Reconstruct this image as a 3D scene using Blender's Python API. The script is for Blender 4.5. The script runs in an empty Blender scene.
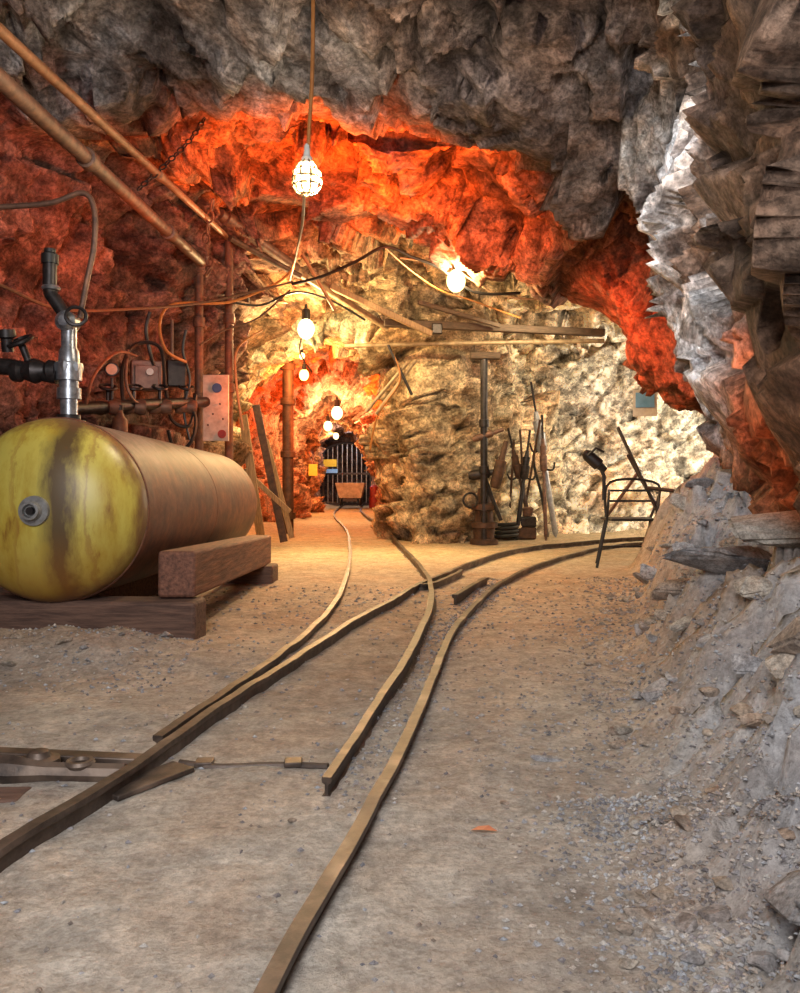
import bpy, bmesh, math, random
import numpy as np
from mathutils import Vector, Matrix, noise
SC=bpy.context.scene; COL=SC.collection
R=random.Random(7)
F=800.0; H=0.8; HY=480.0
def P(px,py,Y): return Vector(((px-400)/F*Y, Y, H-(py-HY)/F*Y))
def G(px,py):
    Y=H*F/(py-HY); return ((px-400)/F*Y, Y)
def lerp(a,b,t): return tuple(a[i]*(1-t)+b[i]*t for i in range(3))
def sst(a,b,x):
    t=max(0,min(1,(x-a)/(b-a))); return t*t*(3-2*t)

# ---------------------------------------------------------------- camera
cam=bpy.data.cameras.new('camera'); co=bpy.data.objects.new('camera',cam); COL.objects.link(co)
co.location=(0,0,H); co.rotation_euler=(math.pi/2,0,0)
cam.sensor_fit='HORIZONTAL'; cam.sensor_width=36; cam.lens=36; cam.shift_y=-16.5/800; cam.clip_start=.05; cam.clip_end=200
SC.camera=co
SC.view_settings.view_transform='Standard'

# ---------------------------------------------------------------- materials
def newmat(name):
    m=bpy.data.materials.new(name); m.use_nodes=True
    nt=m.node_tree; return m,nt,nt.nodes['Principled BSDF']
def mat(name,c1,c2=None,rough=.6,metal=0,scale=12,bump=.3,bd=.01,stretch=None,c3=None,t3=.62):
    m,nt,b=newmat(name); L=nt.links.new
    c2=c2 or tuple(x*.6 for x in c1)
    tc=nt.nodes.new('ShaderNodeTexCoord'); mp=nt.nodes.new('ShaderNodeMapping')
    L(tc.outputs['Object'],mp.inputs[0])
    if stretch: mp.inputs['Scale'].default_value=stretch
    n=nt.nodes.new('ShaderNodeTexNoise'); n.inputs['Scale'].default_value=scale; n.inputs['Detail'].default_value=8; n.inputs['Roughness'].default_value=.65
    L(mp.outputs[0],n.inputs[0])
    r=nt.nodes.new('ShaderNodeValToRGB'); r.color_ramp.elements[0].position=.35; r.color_ramp.elements[1].position=.65
    r.color_ramp.elements[0].color=(*c2,1); r.color_ramp.elements[1].color=(*c1,1)
    L(n.outputs[0],r.inputs[0]); out=r.outputs[0]
    if c3:
        n2=nt.nodes.new('ShaderNodeTexNoise'); n2.inputs['Scale'].default_value=scale*.35; n2.inputs['Detail'].default_value=6
        L(mp.outputs[0],n2.inputs[0])
        r2=nt.nodes.new('ShaderNodeValToRGB'); r2.color_ramp.elements[0].position=t3-.08; r2.color_ramp.elements[1].position=t3+.05
        L(n2.outputs[0],r2.inputs[0]); mx=nt.nodes.new('ShaderNodeMixRGB'); L(r2.outputs[0],mx.inputs[0]); L(out,mx.inputs[1]); mx.inputs[2].default_value=(*c3,1); out=mx.outputs[0]
    L(out,b.inputs['Base Color']); b.inputs['Roughness'].default_value=rough; b.inputs['Metallic'].default_value=metal
    if bump:
        bp=nt.nodes.new('ShaderNodeBump'); bp.inputs['Strength'].default_value=bump; bp.inputs['Distance'].default_value=bd
        L(n.outputs[0],bp.inputs['Height']); L(bp.outputs[0],b.inputs['Normal'])
    return m
def rockmat(name,s=1.0,bumpd=.06,con=1.0,crack=.3,bstr=1.0,fac=1.0,n4w=.8,point=True):
    m,nt,b=newmat(name); L=nt.links.new; N=nt.nodes.new
    at=N('ShaderNodeAttribute'); at.attribute_name='tone'
    g=N('ShaderNodeNewGeometry')
    def ntx(sc,det=10,ro=.65,dist=0):
        n=N('ShaderNodeTexNoise'); n.inputs['Scale'].default_value=sc*s; n.inputs['Detail'].default_value=det; n.inputs['Roughness'].default_value=ro; n.inputs['Distortion'].default_value=dist
        L(g.outputs['Position'],n.inputs[0]); return n
    def ramp(src,p0,p1,c0,c1):
        r=N('ShaderNodeValToRGB'); e=r.color_ramp.elements; e[0].position=p0; e[1].position=p1
        e[0].color=(*[1+(v-1)*con for v in c0],1); e[1].color=(*[1+(v-1)*con for v in c1],1); L(src,r.inputs[0]); return r
    def mul(a,b_):
        x=N('ShaderNodeMixRGB'); x.blend_type='MULTIPLY'; x.inputs[0].default_value=1; L(a,x.inputs[1]); L(b_,x.inputs[2]); return x.outputs[0]
    def vm(op,a,b_=None,const=None):
        x=N('ShaderNodeVectorMath'); x.operation=op; L(a,x.inputs[0])
        if b_ is not None: L(b_,x.inputs[1])
        if const is not None: x.inputs[1].default_value=const
        return x
    def mth(op,a,b_=None,v1=None,c_=None,v2=None):
        x=N('ShaderNodeMath'); x.operation=op; L(a,x.inputs[0])
        if b_ is not None: L(b_,x.inputs[1])
        if v1 is not None: x.inputs[1].default_value=v1
        if c_ is not None: L(c_,x.inputs[2])
        if v2 is not None: x.inputs[2].default_value=v2
        return x.outputs[0]
    n1=ntx(2.6,10,.7,.4); n2=ntx(9,9,.72); n3=ntx(1.1,6,.6,1.0); n5=ntx(34,6,.75)
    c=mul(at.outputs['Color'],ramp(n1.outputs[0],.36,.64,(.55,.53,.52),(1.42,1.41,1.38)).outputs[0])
    c=mul(c,ramp(n2.outputs[0],.40,.60,(.56,.53,.51),(1.36,1.36,1.36)).outputs[0])
    c=mul(c,ramp(n3.outputs[0],.45,.65,(1,1,1),(1.12,.9,.74)).outputs[0])
    c=mul(c,ramp(n5.outputs[0],.41,.57,(.58,.58,.58),(1.22,1.22,1.22)).outputs[0])
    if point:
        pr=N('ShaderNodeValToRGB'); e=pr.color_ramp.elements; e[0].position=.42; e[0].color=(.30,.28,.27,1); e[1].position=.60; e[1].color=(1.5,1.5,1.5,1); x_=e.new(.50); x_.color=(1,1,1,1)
        L(g.outputs['Pointiness'],pr.inputs[0]); c=mul(c,pr.outputs[0])  # cavities darkened and edges brightened by pointiness: shading put into the base colour
    wp=N('ShaderNodeMixRGB'); wp.blend_type='ADD'; wp.inputs[0].default_value=.10; L(g.outputs['Position'],wp.inputs[1]); L(n1.outputs['Color'],wp.inputs[2])
    mp=N('ShaderNodeMapping'); mp.inputs['Rotation'].default_value=(.4,.6,.2); mp.inputs['Scale'].default_value=(1,1,1.7); L(wp.outputs[0],mp.inputs[0])
    h=None
    for sc,amp in ((2.2,1.0),(5.5,.6),(14,.3)):
        v=N('ShaderNodeTexVoronoi'); v.feature='F1'; v.inputs['Scale'].default_value=sc*s; L(mp.outputs[0],v.inputs[0])
        df=vm('SUBTRACT',mp.outputs[0],v.outputs['Position']); cc=vm('SUBTRACT',v.outputs['Color'],const=(.5,.5,.5))
        dt=vm('DOT_PRODUCT',df.outputs[0],cc.outputs[0])
        x=mth('MULTIPLY',dt.outputs['Value'],v1=(10.0 if sc<3 else 9.0)*fac)
        sx=N('ShaderNodeSeparateXYZ'); L(v.outputs['Color'],sx.inputs[0])
        y=mth('MULTIPLY_ADD',sx.outputs[0],v1=.26*amp*fac,c_=x)
        h=y if h is None else mth('ADD',h,y)
        if sc<10 and crack:
            mr=N('ShaderNodeMapRange'); mr.inputs[1].default_value=0; mr.inputs[2].default_value=1; mr.inputs[3].default_value=1-crack; mr.inputs[4].default_value=1+crack; L(sx.outputs[1],mr.inputs[0])
            c=mul(c,mr.outputs[0])
    L(c,b.inputs['Base Color']); b.inputs['Roughness'].default_value=.82; b.inputs['Specular IOR Level'].default_value=.25
    n4=ntx(9,12,.72)
    h=mth('MULTIPLY_ADD',n4.outputs[0],v1=n4w,c_=h)
    bp=N('ShaderNodeBump'); bp.inputs['Strength'].default_value=bstr; bp.inputs['Distance'].default_value=bumpd; L(h,bp.inputs['Height']); L(bp.outputs[0],b.inputs['Normal'])
    return m
def emis(name,c,s,transp=False):
    m=bpy.data.materials.new(name); m.use_nodes=True; nt=m.node_tree; nt.nodes.clear()
    o=nt.nodes.new('ShaderNodeOutputMaterial'); e=nt.nodes.new('ShaderNodeEmission'); e.inputs[0].default_value=(*c,1); e.inputs[1].default_value=s
    if transp:
        t=nt.nodes.new('ShaderNodeBsdfTransparent'); a=nt.nodes.new('ShaderNodeAddShader'); nt.links.new(t.outputs[0],a.inputs[0]); nt.links.new(e.outputs[0],a.inputs[1]); nt.links.new(a.outputs[0],o.inputs[0])
    else: nt.links.new(e.outputs[0],o.inputs[0])
    return m
M={}
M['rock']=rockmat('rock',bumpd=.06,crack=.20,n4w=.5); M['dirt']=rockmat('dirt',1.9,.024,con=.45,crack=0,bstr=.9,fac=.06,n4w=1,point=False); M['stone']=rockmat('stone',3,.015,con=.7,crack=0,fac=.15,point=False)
M['rail']=mat('rail_steel',(.12,.083,.064),(.045,.031,.025),.5,.3,16,.5,.004,c3=(.21,.16,.128))
M['iron']=mat('dark_iron',(.11,.075,.057),(.04,.03,.026),.5,.4,18,.5,.004,c3=(.18,.13,.10))
M['rust']=mat('rusty_pipe',(.26,.10,.05),(.10,.045,.03),.6,.3,18,.4,.004)
M['rustb']=mat('brown_pipe',(.24,.12,.075),(.09,.05,.038),.55,.3,18,.3,.004)
M['rustd']=mat('dark_rust_pipe',(.12,.06,.035),(.05,.028,.02),.6,.3,18,.3,.004)
M['orangepipe']=mat('orange_pipe',(.46,.21,.10),(.24,.11,.05),.55,.2,15,.3,.004)
M['dark']=mat('dark_steel',(.055,.045,.045),(.022,.02,.02),.45,.6,25,.3,.003)
M['black']=mat('black_rubber',(.02,.018,.017),(.012,.011,.01),.5,0,20,.1,.002)
M['galv']=mat('galvanised',(.50,.53,.58),(.22,.23,.26),.35,.8,25,.2,.002)
M['grey']=mat('grey_steel',(.33,.33,.33),(.18,.17,.16),.45,.5,20,.2,.002)
M['silver']=mat('silver_steel',(.55,.56,.58),(.32,.32,.33),.4,.5,20,.2,.002)
M['wood']=mat('old_timber',(.27,.115,.07),(.09,.038,.026),.75,0,7,.7,.012,(7,.6,7))
M['wood2']=mat('cross_timber',(.19,.105,.073),(.07,.037,.028),.8,0,7,.7,.012,(.6,7,7))
M['woodp']=mat('pale_timber',(.42,.27,.14),(.2,.12,.065),.75,0,14,.5,.008,(6,6,.8))
M['beamw']=mat('dark_beam',(.13,.08,.05),(.05,.034,.022),.8,0,12,.5,.008,(1,8,8))
M['paleyel']=mat('pale_yellow_pipe',(.42,.31,.18),(.2,.13,.07),.5,.1,14,.2,.003)
M['cable']=mat('brown_cable',(.13,.065,.035),(.07,.035,.02),.5,0,30,.1,.001)
M['ocable']=mat('orange_cable',(.5,.2,.05),(.35,.13,.03),.5,0,30,.1,.001)
M['wcable']=mat('pale_cable',(.6,.42,.25),(.45,.3,.16),.5,0,30,.1,.001)
M['white']=mat('white_paint',(.8,.78,.72),(.65,.6,.55),.5,0,20,.1,.001)
M['cage']=mat('cage_wire',(.30,.2,.09),(.2,.13,.06),.5,0,20,.1,.001)
M['red']=mat('red_paint',(.35,.03,.02),(.22,.02,.015),.6,0,20,.1,.001)
M['yellow']=mat('yellow_paint',(.75,.5,.03),(.6,.4,.02),.5,0,20,.1,.001)
M['blue']=mat('blue_paint',(.22,.50,.90),(.14,.38,.75),.5,0,9,.1,.001)
M['dkblue']=mat('dark_blue_paint',(.05,.09,.25),(.03,.06,.16),.5,0,9,.1,.001)
M['board']=mat('tan_board',(.66,.53,.42),(.40,.30,.23),.7,0,9,.2,.002)
M['boxm']=mat('box_metal',(.26,.16,.13),(.14,.08,.065),.5,.2,12,.2,.002)
M['leaf']=mat('orange_scrap',(.6,.22,.1),(.5,.15,.08),.6,0,20,.1,.001)

# ---------------------------------------------------------------- mesh builder
class MB:
    def __init__(s): s.v=[]; s.f=[]
    def add(s,vs,fs):
        o=len(s.v); s.v+= [Vector(v) for v in vs]; s.f+=[tuple(i+o for i in f) for f in fs]
    def tube(s,pts,r,n=10,cap=True,closed=False):
        pts=[Vector(p) for p in pts]; m=len(pts)
        rs=r if isinstance(r,(list,tuple)) else [r]*m
        vs=[]; fs=[]; up=None
        for i in range(m):
            if closed: t=pts[(i+1)%m]-pts[i-1]
            else: t=pts[min(i+1,m-1)]-pts[max(i-1,0)]
            if t.length<1e-9: t=Vector((0,0,1))
            t.normalize()
            if up is None:
                up=Vector((0,0,1)) if abs(t.z)<.9 else Vector((0,1,0))
            a=t.cross(up); 
            if a.length<1e-6: a=t.cross(Vector((1,0,0)))
            a.normalize(); b=a.cross(t); b.normalize(); up=b
            for k in range(n):
                th=2*math.pi*k/n; vs.append(pts[i]+(a*math.cos(th)+b*math.sin(th))*rs[i])
        rng=m if closed else m-1
        for i in range(rng):
            j=(i+1)%m
            for k in range(n):
                k2=(k+1)%n; fs.append((i*n+k,i*n+k2,j*n+k2,j*n+k))
        if cap and not closed:
            fs.append(tuple(range(n-1,-1,-1))); fs.append(tuple((m-1)*n+k for k in range(n)))
        s.add(vs,fs); return s
    def sweep(s,pts,prof,scl=None):
        pts=[Vector(p) for p in pts]; m=len(pts); n=len(prof); vs=[]; fs=[]
        for i in range(m):
            t=pts[min(i+1,m-1)]-pts[max(i-1,0)]; t.z=0; t.normalize(); a=Vector((t.y,-t.x,0)); k_=scl[i] if scl else 1
            for x,y in prof: vs.append(pts[i]+a*x*k_+Vector((0,0,y*(k_ if y>0 else 1))))
        for i in range(m-1):
            for k in range(n):
                k2=(k+1)%n; fs.append((i*n+k,i*n+k2,(i+1)*n+k2,(i+1)*n+k))
        fs.append(tuple(range(n-1,-1,-1))); fs.append(tuple((m-1)*n+k for k in range(n)))
        s.add(vs,fs); return s
    def lathe(s,p0,d,prof,n=24):
        p0=Vector(p0); d=Vector(d).normalized(); u=Vector((0,0,1)) if abs(d.z)<.9 else Vector((1,0,0))
        a=d.cross(u).normalized(); b=a.cross(d); vs=[]; fs=[]
        for t,r in prof:
            for k in range(n):
                th=2*math.pi*k/n; vs.append(p0+d*t+(a*math.cos(th)+b*math.sin(th))*max(r,1e-4))
        for i in range(len(prof)-1):
            for k in range(n):
                k2=(k+1)%n; fs.append((i*n+k,i*n+k2,(i+1)*n+k2,(i+1)*n+k))
        fs.append(tuple(range(n-1,-1,-1))); fs.append(tuple((len(prof)-1)*n+k for k in range(n)))
        s.add(vs,fs); return s
    def beam(s,p0,p1,w,h,up=(0,0,1)):
        p0=Vector(p0); p1=Vector(p1); d=(p1-p0).normalized(); u=Vector(up)
        if abs(d.dot(u.normalized()))>.98: u=Vector((0,1,0))
        a=d.cross(u).normalized()*w/2; b=a.cross(d).normalized()*h/2
        vs=[p+sa*a+sb*b for p in (p0,p1) for sa,sb in ((-1,-1),(1,-1),(1,1),(-1,1))]
        s.add(vs,[(3,2,1,0),(4,5,6,7),(0,1,5,4),(1,2,6,5),(2,3,7,6),(3,0,4,7)]); return s
    def box(s,c,sz,rz=0):
        c=Vector(c); d=Vector((math.cos(rz),math.sin(rz),0))*sz[0]/2
        return s.beam(c-d,c+d,sz[1],sz[2])
    def torus(s,c,ax,Rr,r,n=24,k=8):
        c=Vector(c); ax=Vector(ax).normalized(); u=Vector((0,0,1)) if abs(ax.z)<.9 else Vector((1,0,0))
        a=ax.cross(u).normalized(); b=a.cross(ax)
        return s.tube([c+(a*math.cos(2*math.pi*i/n)+b*math.sin(2*math.pi*i/n))*Rr for i in range(n)],r,k,closed=True)
    def ball(s,c,r,n=14,sc=(1,1,1)):
        c=Vector(c); vs=[];fs=[]; m=n//2+1
        for i in range(m+1):
            ph=math.pi*i/m
            for k in range(n):
                th=2*math.pi*k/n; vs.append(c+Vector((math.sin(ph)*math.cos(th)*sc[0],math.sin(ph)*math.sin(th)*sc[1],math.cos(ph)*sc[2]))*r)
        for i in range(m):
            for k in range(n):
                k2=(k+1)%n; fs.append((i*n+k,(i+1)*n+k,(i+1)*n+k2,i*n+k2))
        s.add(vs,fs); return s
    def build(s,name,m,parent=None,smooth=True,bevel=0,label=None,cat=None,group=None,kind=None,origin=None):
        if parent is None:
            if origin is None:
                xs=[v.x for v in s.v]; ys=[v.y for v in s.v]; zs=[v.z for v in s.v]
                origin=Vector(((min(xs)+max(xs))/2,(min(ys)+max(ys))/2,min(zs)))
            o0=Vector(origin)
        else:
            rt=parent
            while rt.parent: rt=rt.parent
            o0=rt.location.copy()
        me=bpy.data.meshes.new(name); me.from_pydata([tuple(v-o0) for v in s.v],[],s.f); me.validate(); me.update()
        if smooth:
            me.polygons.foreach_set('use_smooth',[True]*len(me.polygons))
            me.set_sharp_from_angle(angle=math.radians(38))
        me.materials.append(M[m] if isinstance(m,str) else m)
        o=bpy.data.objects.new(name,me); COL.objects.link(o)
        if parent is None: o.location=o0
        else: o.parent=parent
        if bevel:
            bv=o.modifiers.new('bevel','BEVEL'); bv.width=bevel; bv.segments=2; bv.limit_method='ANGLE'
        if label: o['label']=label
        if cat: o['category']=cat
        if group: o['group']=group
        if kind: o['kind']=kind
        return o
def thing(name,label,cat,loc,group=None):
    o=bpy.data.objects.new(name,None); COL.objects.link(o); o.location=loc; o.empty_display_size=.1
    o['label']=label; o['category']=cat
    if group: o['group']=group
    return o
def cr(pts,k=8):
    pts=[Vector(p) for p in pts]; out=[]; n=len(pts)
    for i in range(n-1):
        p0=pts[max(i-1,0)]; p1=pts[i]; p2=pts[i+1]; p3=pts[min(i+2,n-1)]
        for j in range(k):
            t=j/k; out.append(.5*((2*p1)+(p2-p0)*t+(2*p0-5*p1+4*p2-p3)*t*t+(3*p1-p0-3*p2+p3)*t**3))
    out.append(pts[-1]); return out

# ---------------------------------------------------------------- rock shell
def W(Y,l): return [(x,Y,z) for x,z in l]
def PX(Y,l): return [tuple(P(a,b,Y)) for a,b in l]
rings=[
 W(-2.2,[(-2.7,-.2),(-2.9,.6),(-2.9,1.4),(-2.8,2.3),(-2.3,3.1),(-1.6,3.4),(-.9,3.4),(-.2,3.4),(.5,3.2),(1.1,2.9),(1.6,2.5),(1.9,2),(2.0,1.4),(2.0,.7),(2.0,-.2)]),
 W(0.6,[(-2.7,-.2),(-2.9,.6),(-2.9,1.4),(-2.8,2.3),(-2.3,3.1),(-1.6,3.4),(-.9,3.4),(-.2,3.3),(.4,3.15),(.85,2.9),(1.15,2.5),(1.22,1.9),(1.24,1.4),(1.35,.8),(1.55,-.2)]),
 W(2.0,[(-2.7,-.2),(-2.9,.6),(-2.9,1.4),(-2.85,2.3),(-2.4,3.2),(-1.7,3.5),(-.9,3.45),(-.2,3.35),(.45,3.15),(.82,2.85),(1.00,2.4),(1.06,1.95),(1.09,1.45),(1.22,.9),(1.7,-.2)]),
 W(3.0,[(-2.7,-.2),(-2.9,.6),(-2.9,1.4),(-2.95,2.4),(-2.5,3.3),(-1.8,3.6),(-.9,3.55),(-.2,3.45),(.5,3.35),(1.0,3.15),(1.28,2.75),(1.36,2.1),(1.37,1.5),(1.50,.88),(2.1,-.2)]),
 [(-2.75,4.3,-.2),(-2.9,4.3,.6),(-2.95,4.3,1.4),(-2.95,4.3,2.4),(-2.65,4.3,3.3)]+PX(4.3,[(50,-65),(200,-45),(340,-35),(470,-22),(610,-10),(680,50),(682,200),(698,330),(730,440),(800,600)]),
 PX(5.5,[(-5,620),(-18,500),(-22,380),(-25,240),(-10,120),(75,72),(220,84),(370,98),(480,130),(590,192),(672,226),(694,290),(710,365),(732,450),(760,620)]),
 PX(6.1,[(38,600),(30,500),(28,390),(32,260),(56,145),(125,88),(240,76),(380,88),(490,118),(590,194),(660,238),(682,300),(704,375),(732,452),(745,600)]),
 PX(6.9,[(105,590),(92,480),(94,400),(102,285),(134,185),(205,132),(290,142),(390,170),(480,203),(548,244),(596,288),(636,340),(684,388),(722,446),(735,590)]),
 PX(7.9,[(164,580),(158,480),(164,390),(182,290),(214,230),(262,206),(320,216),(400,236),(470,262),(540,288),(600,314),(642,350),(694,388),(726,438),(732,580)]),
 W(9.0,[(-2.3,-.2),(-2.35,.8),(-2.3,1.6),(-2.2,2.4),(-1.8,3.05),(-1.3,3.4),(-.6,3.55),(.3,3.55),(1.3,3.5),(2.3,3.3),(3.2,3.0),(3.9,2.4),(4.3,1.7),(4.5,.9),(4.6,-.2)]),
 W(10.2,[(-2.3,-.2),(-2.4,.8),(-2.35,1.6),(-2.2,2.3),(-1.85,2.9),(-1.4,3.25),(-.7,3.4),(.3,3.5),(1.5,3.5),(2.9,3.4),(4.4,3.2),(5.4,2.6),(6,1.8),(6.2,.9),(6.3,-.2)]),
 [(-2.45,10.9,-.2),(-2.5,10.9,.8),(-2.4,10.9,1.6),(-2.2,10.9,2.2),(-1.85,10.8,2.75),(-1.4,10.7,3.1),(-.6,10.5,3.3),(.3,10.6,3.4),(1.4,12.2,3.35),(2.6,13.0,3.1),(3.8,12.8,2.9),(4.6,12.6,2.4),(5,12.4,1.6),(5.2,12.3,.8),(5.3,12.2,-.2)],
 [(-2.45,11.1,-.2),(-2.45,11.1,.8),(-2.35,11.1,1.5),(-2.2,11.1,2.1),(-1.85,11,2.7),(-1.4,10.9,3.0),(-.6,10.6,3.15),(.25,10.6,3.2),(1.0,11.6,3.15),(1.7,12.7,2.95),(2.2,12.9,2.55),(2.5,12.9,2),(2.6,12.8,1.4),(2.6,12.6,.7),(2.6,12.2,-.2)],
 [(-2.45,11.2,-.2),(-2.45,11.2,.8),(-2.35,11.2,1.5),(-2.2,11.2,2.1),(-1.85,11.1,2.6),(-1.4,11.0,2.9),(-.7,10.8,3.0),(.0,10.6,3.0),(.55,10.7,2.9),(.85,10.9,2.7),(.98,11.0,2.3),(1.02,11.0,1.85),(1.05,10.9,1.3),(1.12,10.8,.7),(1.25,10.6,-.2)],
 [(-2.45,11.4,-.2),(-2.45,11.4,.8),(-2.4,11.4,1.45),(-2.25,11.4,2.1),(-1.95,11.3,2.52),(-1.5,11.2,2.8),(-1.0,11.0,2.88),(-.6,10.8,2.86),(-.25,10.6,2.72),(0,10.5,2.5),(.2,10.4,2.15),(.30,10.4,1.75),(.36,10.3,1.25),(.40,10.2,.7),(.46,10.0,-.2)],
 [(-2.5,12,-.2),(-2.55,12,.8),(-2.55,12,1.4),(-2.4,12,2.05),(-2.05,12,2.5),(-1.65,12,2.74),(-1.2,12,2.84),(-.85,12,2.82),(-.5,12,2.68),(-.25,12,2.42),(-.08,12,2.0),(0,12,1.6),(.03,12,1.2),(.03,12,.7),(.03,12,-.2)],
 PX(14,[(250,540),(244,480),(244,440),(250,405),(268,374),(293,352),(318,340),(342,340),(362,350),(378,368),(390,395),(396,425),(398,450),(400,480),(400,540)]),
 PX(16.5,[(300,540),(294,480),(292,450),(295,424),(304,406),(317,395),(330,390),(345,390),(358,396),(370,406),(380,422),(386,440),(389,460),(390,480),(390,540)]),
 PX(19,[(298,540),(286,480),(284,455),(288,428),(298,408),(313,395),(330,388),(346,388),(361,394),(374,405),(384,424),(391,442),(395,462),(396,480),(396,531)]),
 PX(21.5,[(312,530),(308,480),(307,462),(310,442),(318,425),(328,415),(338,411),(346,411),(356,415),(366,423),(375,435),(381,449),(385,464),(386,480),(386,531)]),
 PX(27.5,[(312,530),(308,480),(308,465),(310,450),(317,438),(328,430),(340,427),(347,427),(357,430),(366,437),(373,446),(380,456),(385,467),(387,480),(388,530)]),
]
C=np.array(rings,dtype=float); NR=C.shape[0]
KU=26
def cru(C,k):
    n=C.shape[1]; cols=[]
    for i in range(n-1):
        p0=C[:,max(i-1,0)];p1=C[:,i];p2=C[:,i+1];p3=C[:,min(i+2,n-1)]
        for j in range(k):
            t=j/k; cols.append(.5*((2*p1)+(p2-p0)*t+(2*p0-5*p1+4*p2-p3)*t*t+(3*p1-p0-3*p2+p3)*t**3))
    cols.append(C[:,-1]); return np.stack(cols,1)
U=cru(C,KU); NU=U.shape[1]
d=U[1:]-U[:-1]; T=np.zeros_like(U)
prod=d[1:]*d[:-1]
T[1:-1]=np.where(prod>0,2*prod/np.where(np.abs(d[1:]+d[:-1])<1e-9,1e9,d[1:]+d[:-1]),0)
T[0]=d[0]; T[-1]=d[-1]
rows=[]; ringrow=[]
for i in range(NR-1):
    ringrow.append(len(rows))
    ln=np.sqrt((d[i]**2).sum(1)); ym=U[i,:,1].mean()
    st=.024*max(1,ym/7) if ym>.3 else .12
    k=int(min(115,max(5,np.percentile(ln,85)/st)))
    for j in range(k):
        t=j/k; h00=2*t**3-3*t*t+1;h10=t**3-2*t*t+t;h01=-2*t**3+3*t*t;h11=t**3-t*t
        rows.append(h00*U[i]+h10*T[i]+h01*U[i+1]+h11*T[i+1])
ringrow.append(len(rows)); rows.append(U[-1])
S=np.stack(rows,0); NV=S.shape[0]
print('shell',NV,NU)
du=np.gradient(S,axis=1); dv=np.gradient(S,axis=0)
Nn=-np.cross(du,dv); Nn/= (np.linalg.norm(Nn,axis=2,keepdims=True)+1e-9)
for _ in range(14):
    Nn[1:-1]=(Nn[:-2]+Nn[1:-1]*2+Nn[2:])/4; Nn[:,1:-1]=(Nn[:,:-2]+Nn[:,1:-1]*2+Nn[:,2:])/4
Nn/= (np.linalg.norm(Nn,axis=2,keepdims=True)+1e-9)
ROT=Matrix.Rotation(math.radians(35),3,'Y')@Matrix.Rotation(math.radians(20),3,'X')
def facet(p,s,stretch,kk=.25,gs=2.3):
    # broken-block relief: upper envelope of randomly tilted planes, one per cell
    q=ROT@p; q=Vector((q.x/s,q.y/s,q.z*stretch/s))
    dd,pp=noise.voronoi(q); best=-9; b2=-9
    for c,di in zip(pp,dd):
        h=noise.cell_vector(c*17.31); g=q-c
        v=(g.x*(h.x-.5)+g.y*(h.y-.5)+g.z*(h.z-.5))*gs+(h.x+h.z-1)*.30-kk*g.length_squared
        if v>best: b2=best; best=v
        elif v>b2: b2=v
    return best-.2,best-b2
def tonecol(p,u,e1,e2,d1):
    x,y,z=p
    n=noise.noise(p*.9+Vector((3,1,7)))*.5+.5; n2=noise.noise(p*2.3)*.5+.5
    if y<10.6 and u<14:
        c=lerp((.12,.10,.105),(.22,.165,.135),n)
        if u>9.3:
            c=lerp((.12,.085,.065),(.22,.145,.105),n2)
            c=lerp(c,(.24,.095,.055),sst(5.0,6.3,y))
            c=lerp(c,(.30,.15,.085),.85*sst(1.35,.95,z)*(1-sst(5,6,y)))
            w=sst(3.0,3.6,y)*(1-sst(5.0,5.8,y))*sst(.9,1.3,z)*(1-sst(3.0,3.3,z))*sst(.42,.54,n2*.55+n*.45+.26*(noise.noise(p*5)))
            c=lerp(c,lerp((.68,.68,.69),(.48,.52,.60),n),w)
            c=lerp(c,(.25,.245,.265),.7*sst(2.2,3.0,y)*(1-sst(5,6,y))*sst(.4,.55,n)*(1-w)*sst(.8,1.3,z))
        elif u<4.3:
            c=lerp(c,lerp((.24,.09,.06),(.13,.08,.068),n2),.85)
            c=lerp(c,(.28,.17,.10),sst(8.2,9.6,y+n-.5))
        else:
            c=lerp(c,(.24,.235,.25),sst(.45,.65,n)*.75)
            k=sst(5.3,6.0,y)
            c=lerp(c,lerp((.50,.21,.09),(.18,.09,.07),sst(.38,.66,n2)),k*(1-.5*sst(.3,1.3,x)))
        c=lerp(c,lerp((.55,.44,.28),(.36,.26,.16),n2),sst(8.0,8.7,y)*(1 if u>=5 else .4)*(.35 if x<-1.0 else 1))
    else:
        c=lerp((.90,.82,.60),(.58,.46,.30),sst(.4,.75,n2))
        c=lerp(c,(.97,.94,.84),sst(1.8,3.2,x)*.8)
        c=lerp(c,lerp((.52,.39,.25),(.30,.21,.13),sst(.45,.7,n2)),.85*sst(-.15,.1,x)*(1-sst(.95,1.25,x)))  # pillar's own brown, deepened to stand in for its shadow
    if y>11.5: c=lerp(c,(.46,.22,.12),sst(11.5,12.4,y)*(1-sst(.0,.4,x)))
    k=(.82+.18*sst(0,.08,e1))*(.9+.1*sst(0,.10,e2))*(1-.4*sst(.0,-.3,d1))*(1+.12*sst(.05,.35,d1))  # creases and hollows darkened, raised blocks lightened: relief shade painted into the tone
    return (c[0]*k,c[1]*k,c[2]*k,1)
pos=np.zeros((NV,NU,3)); tn=np.zeros((NV,NU,4))
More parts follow.
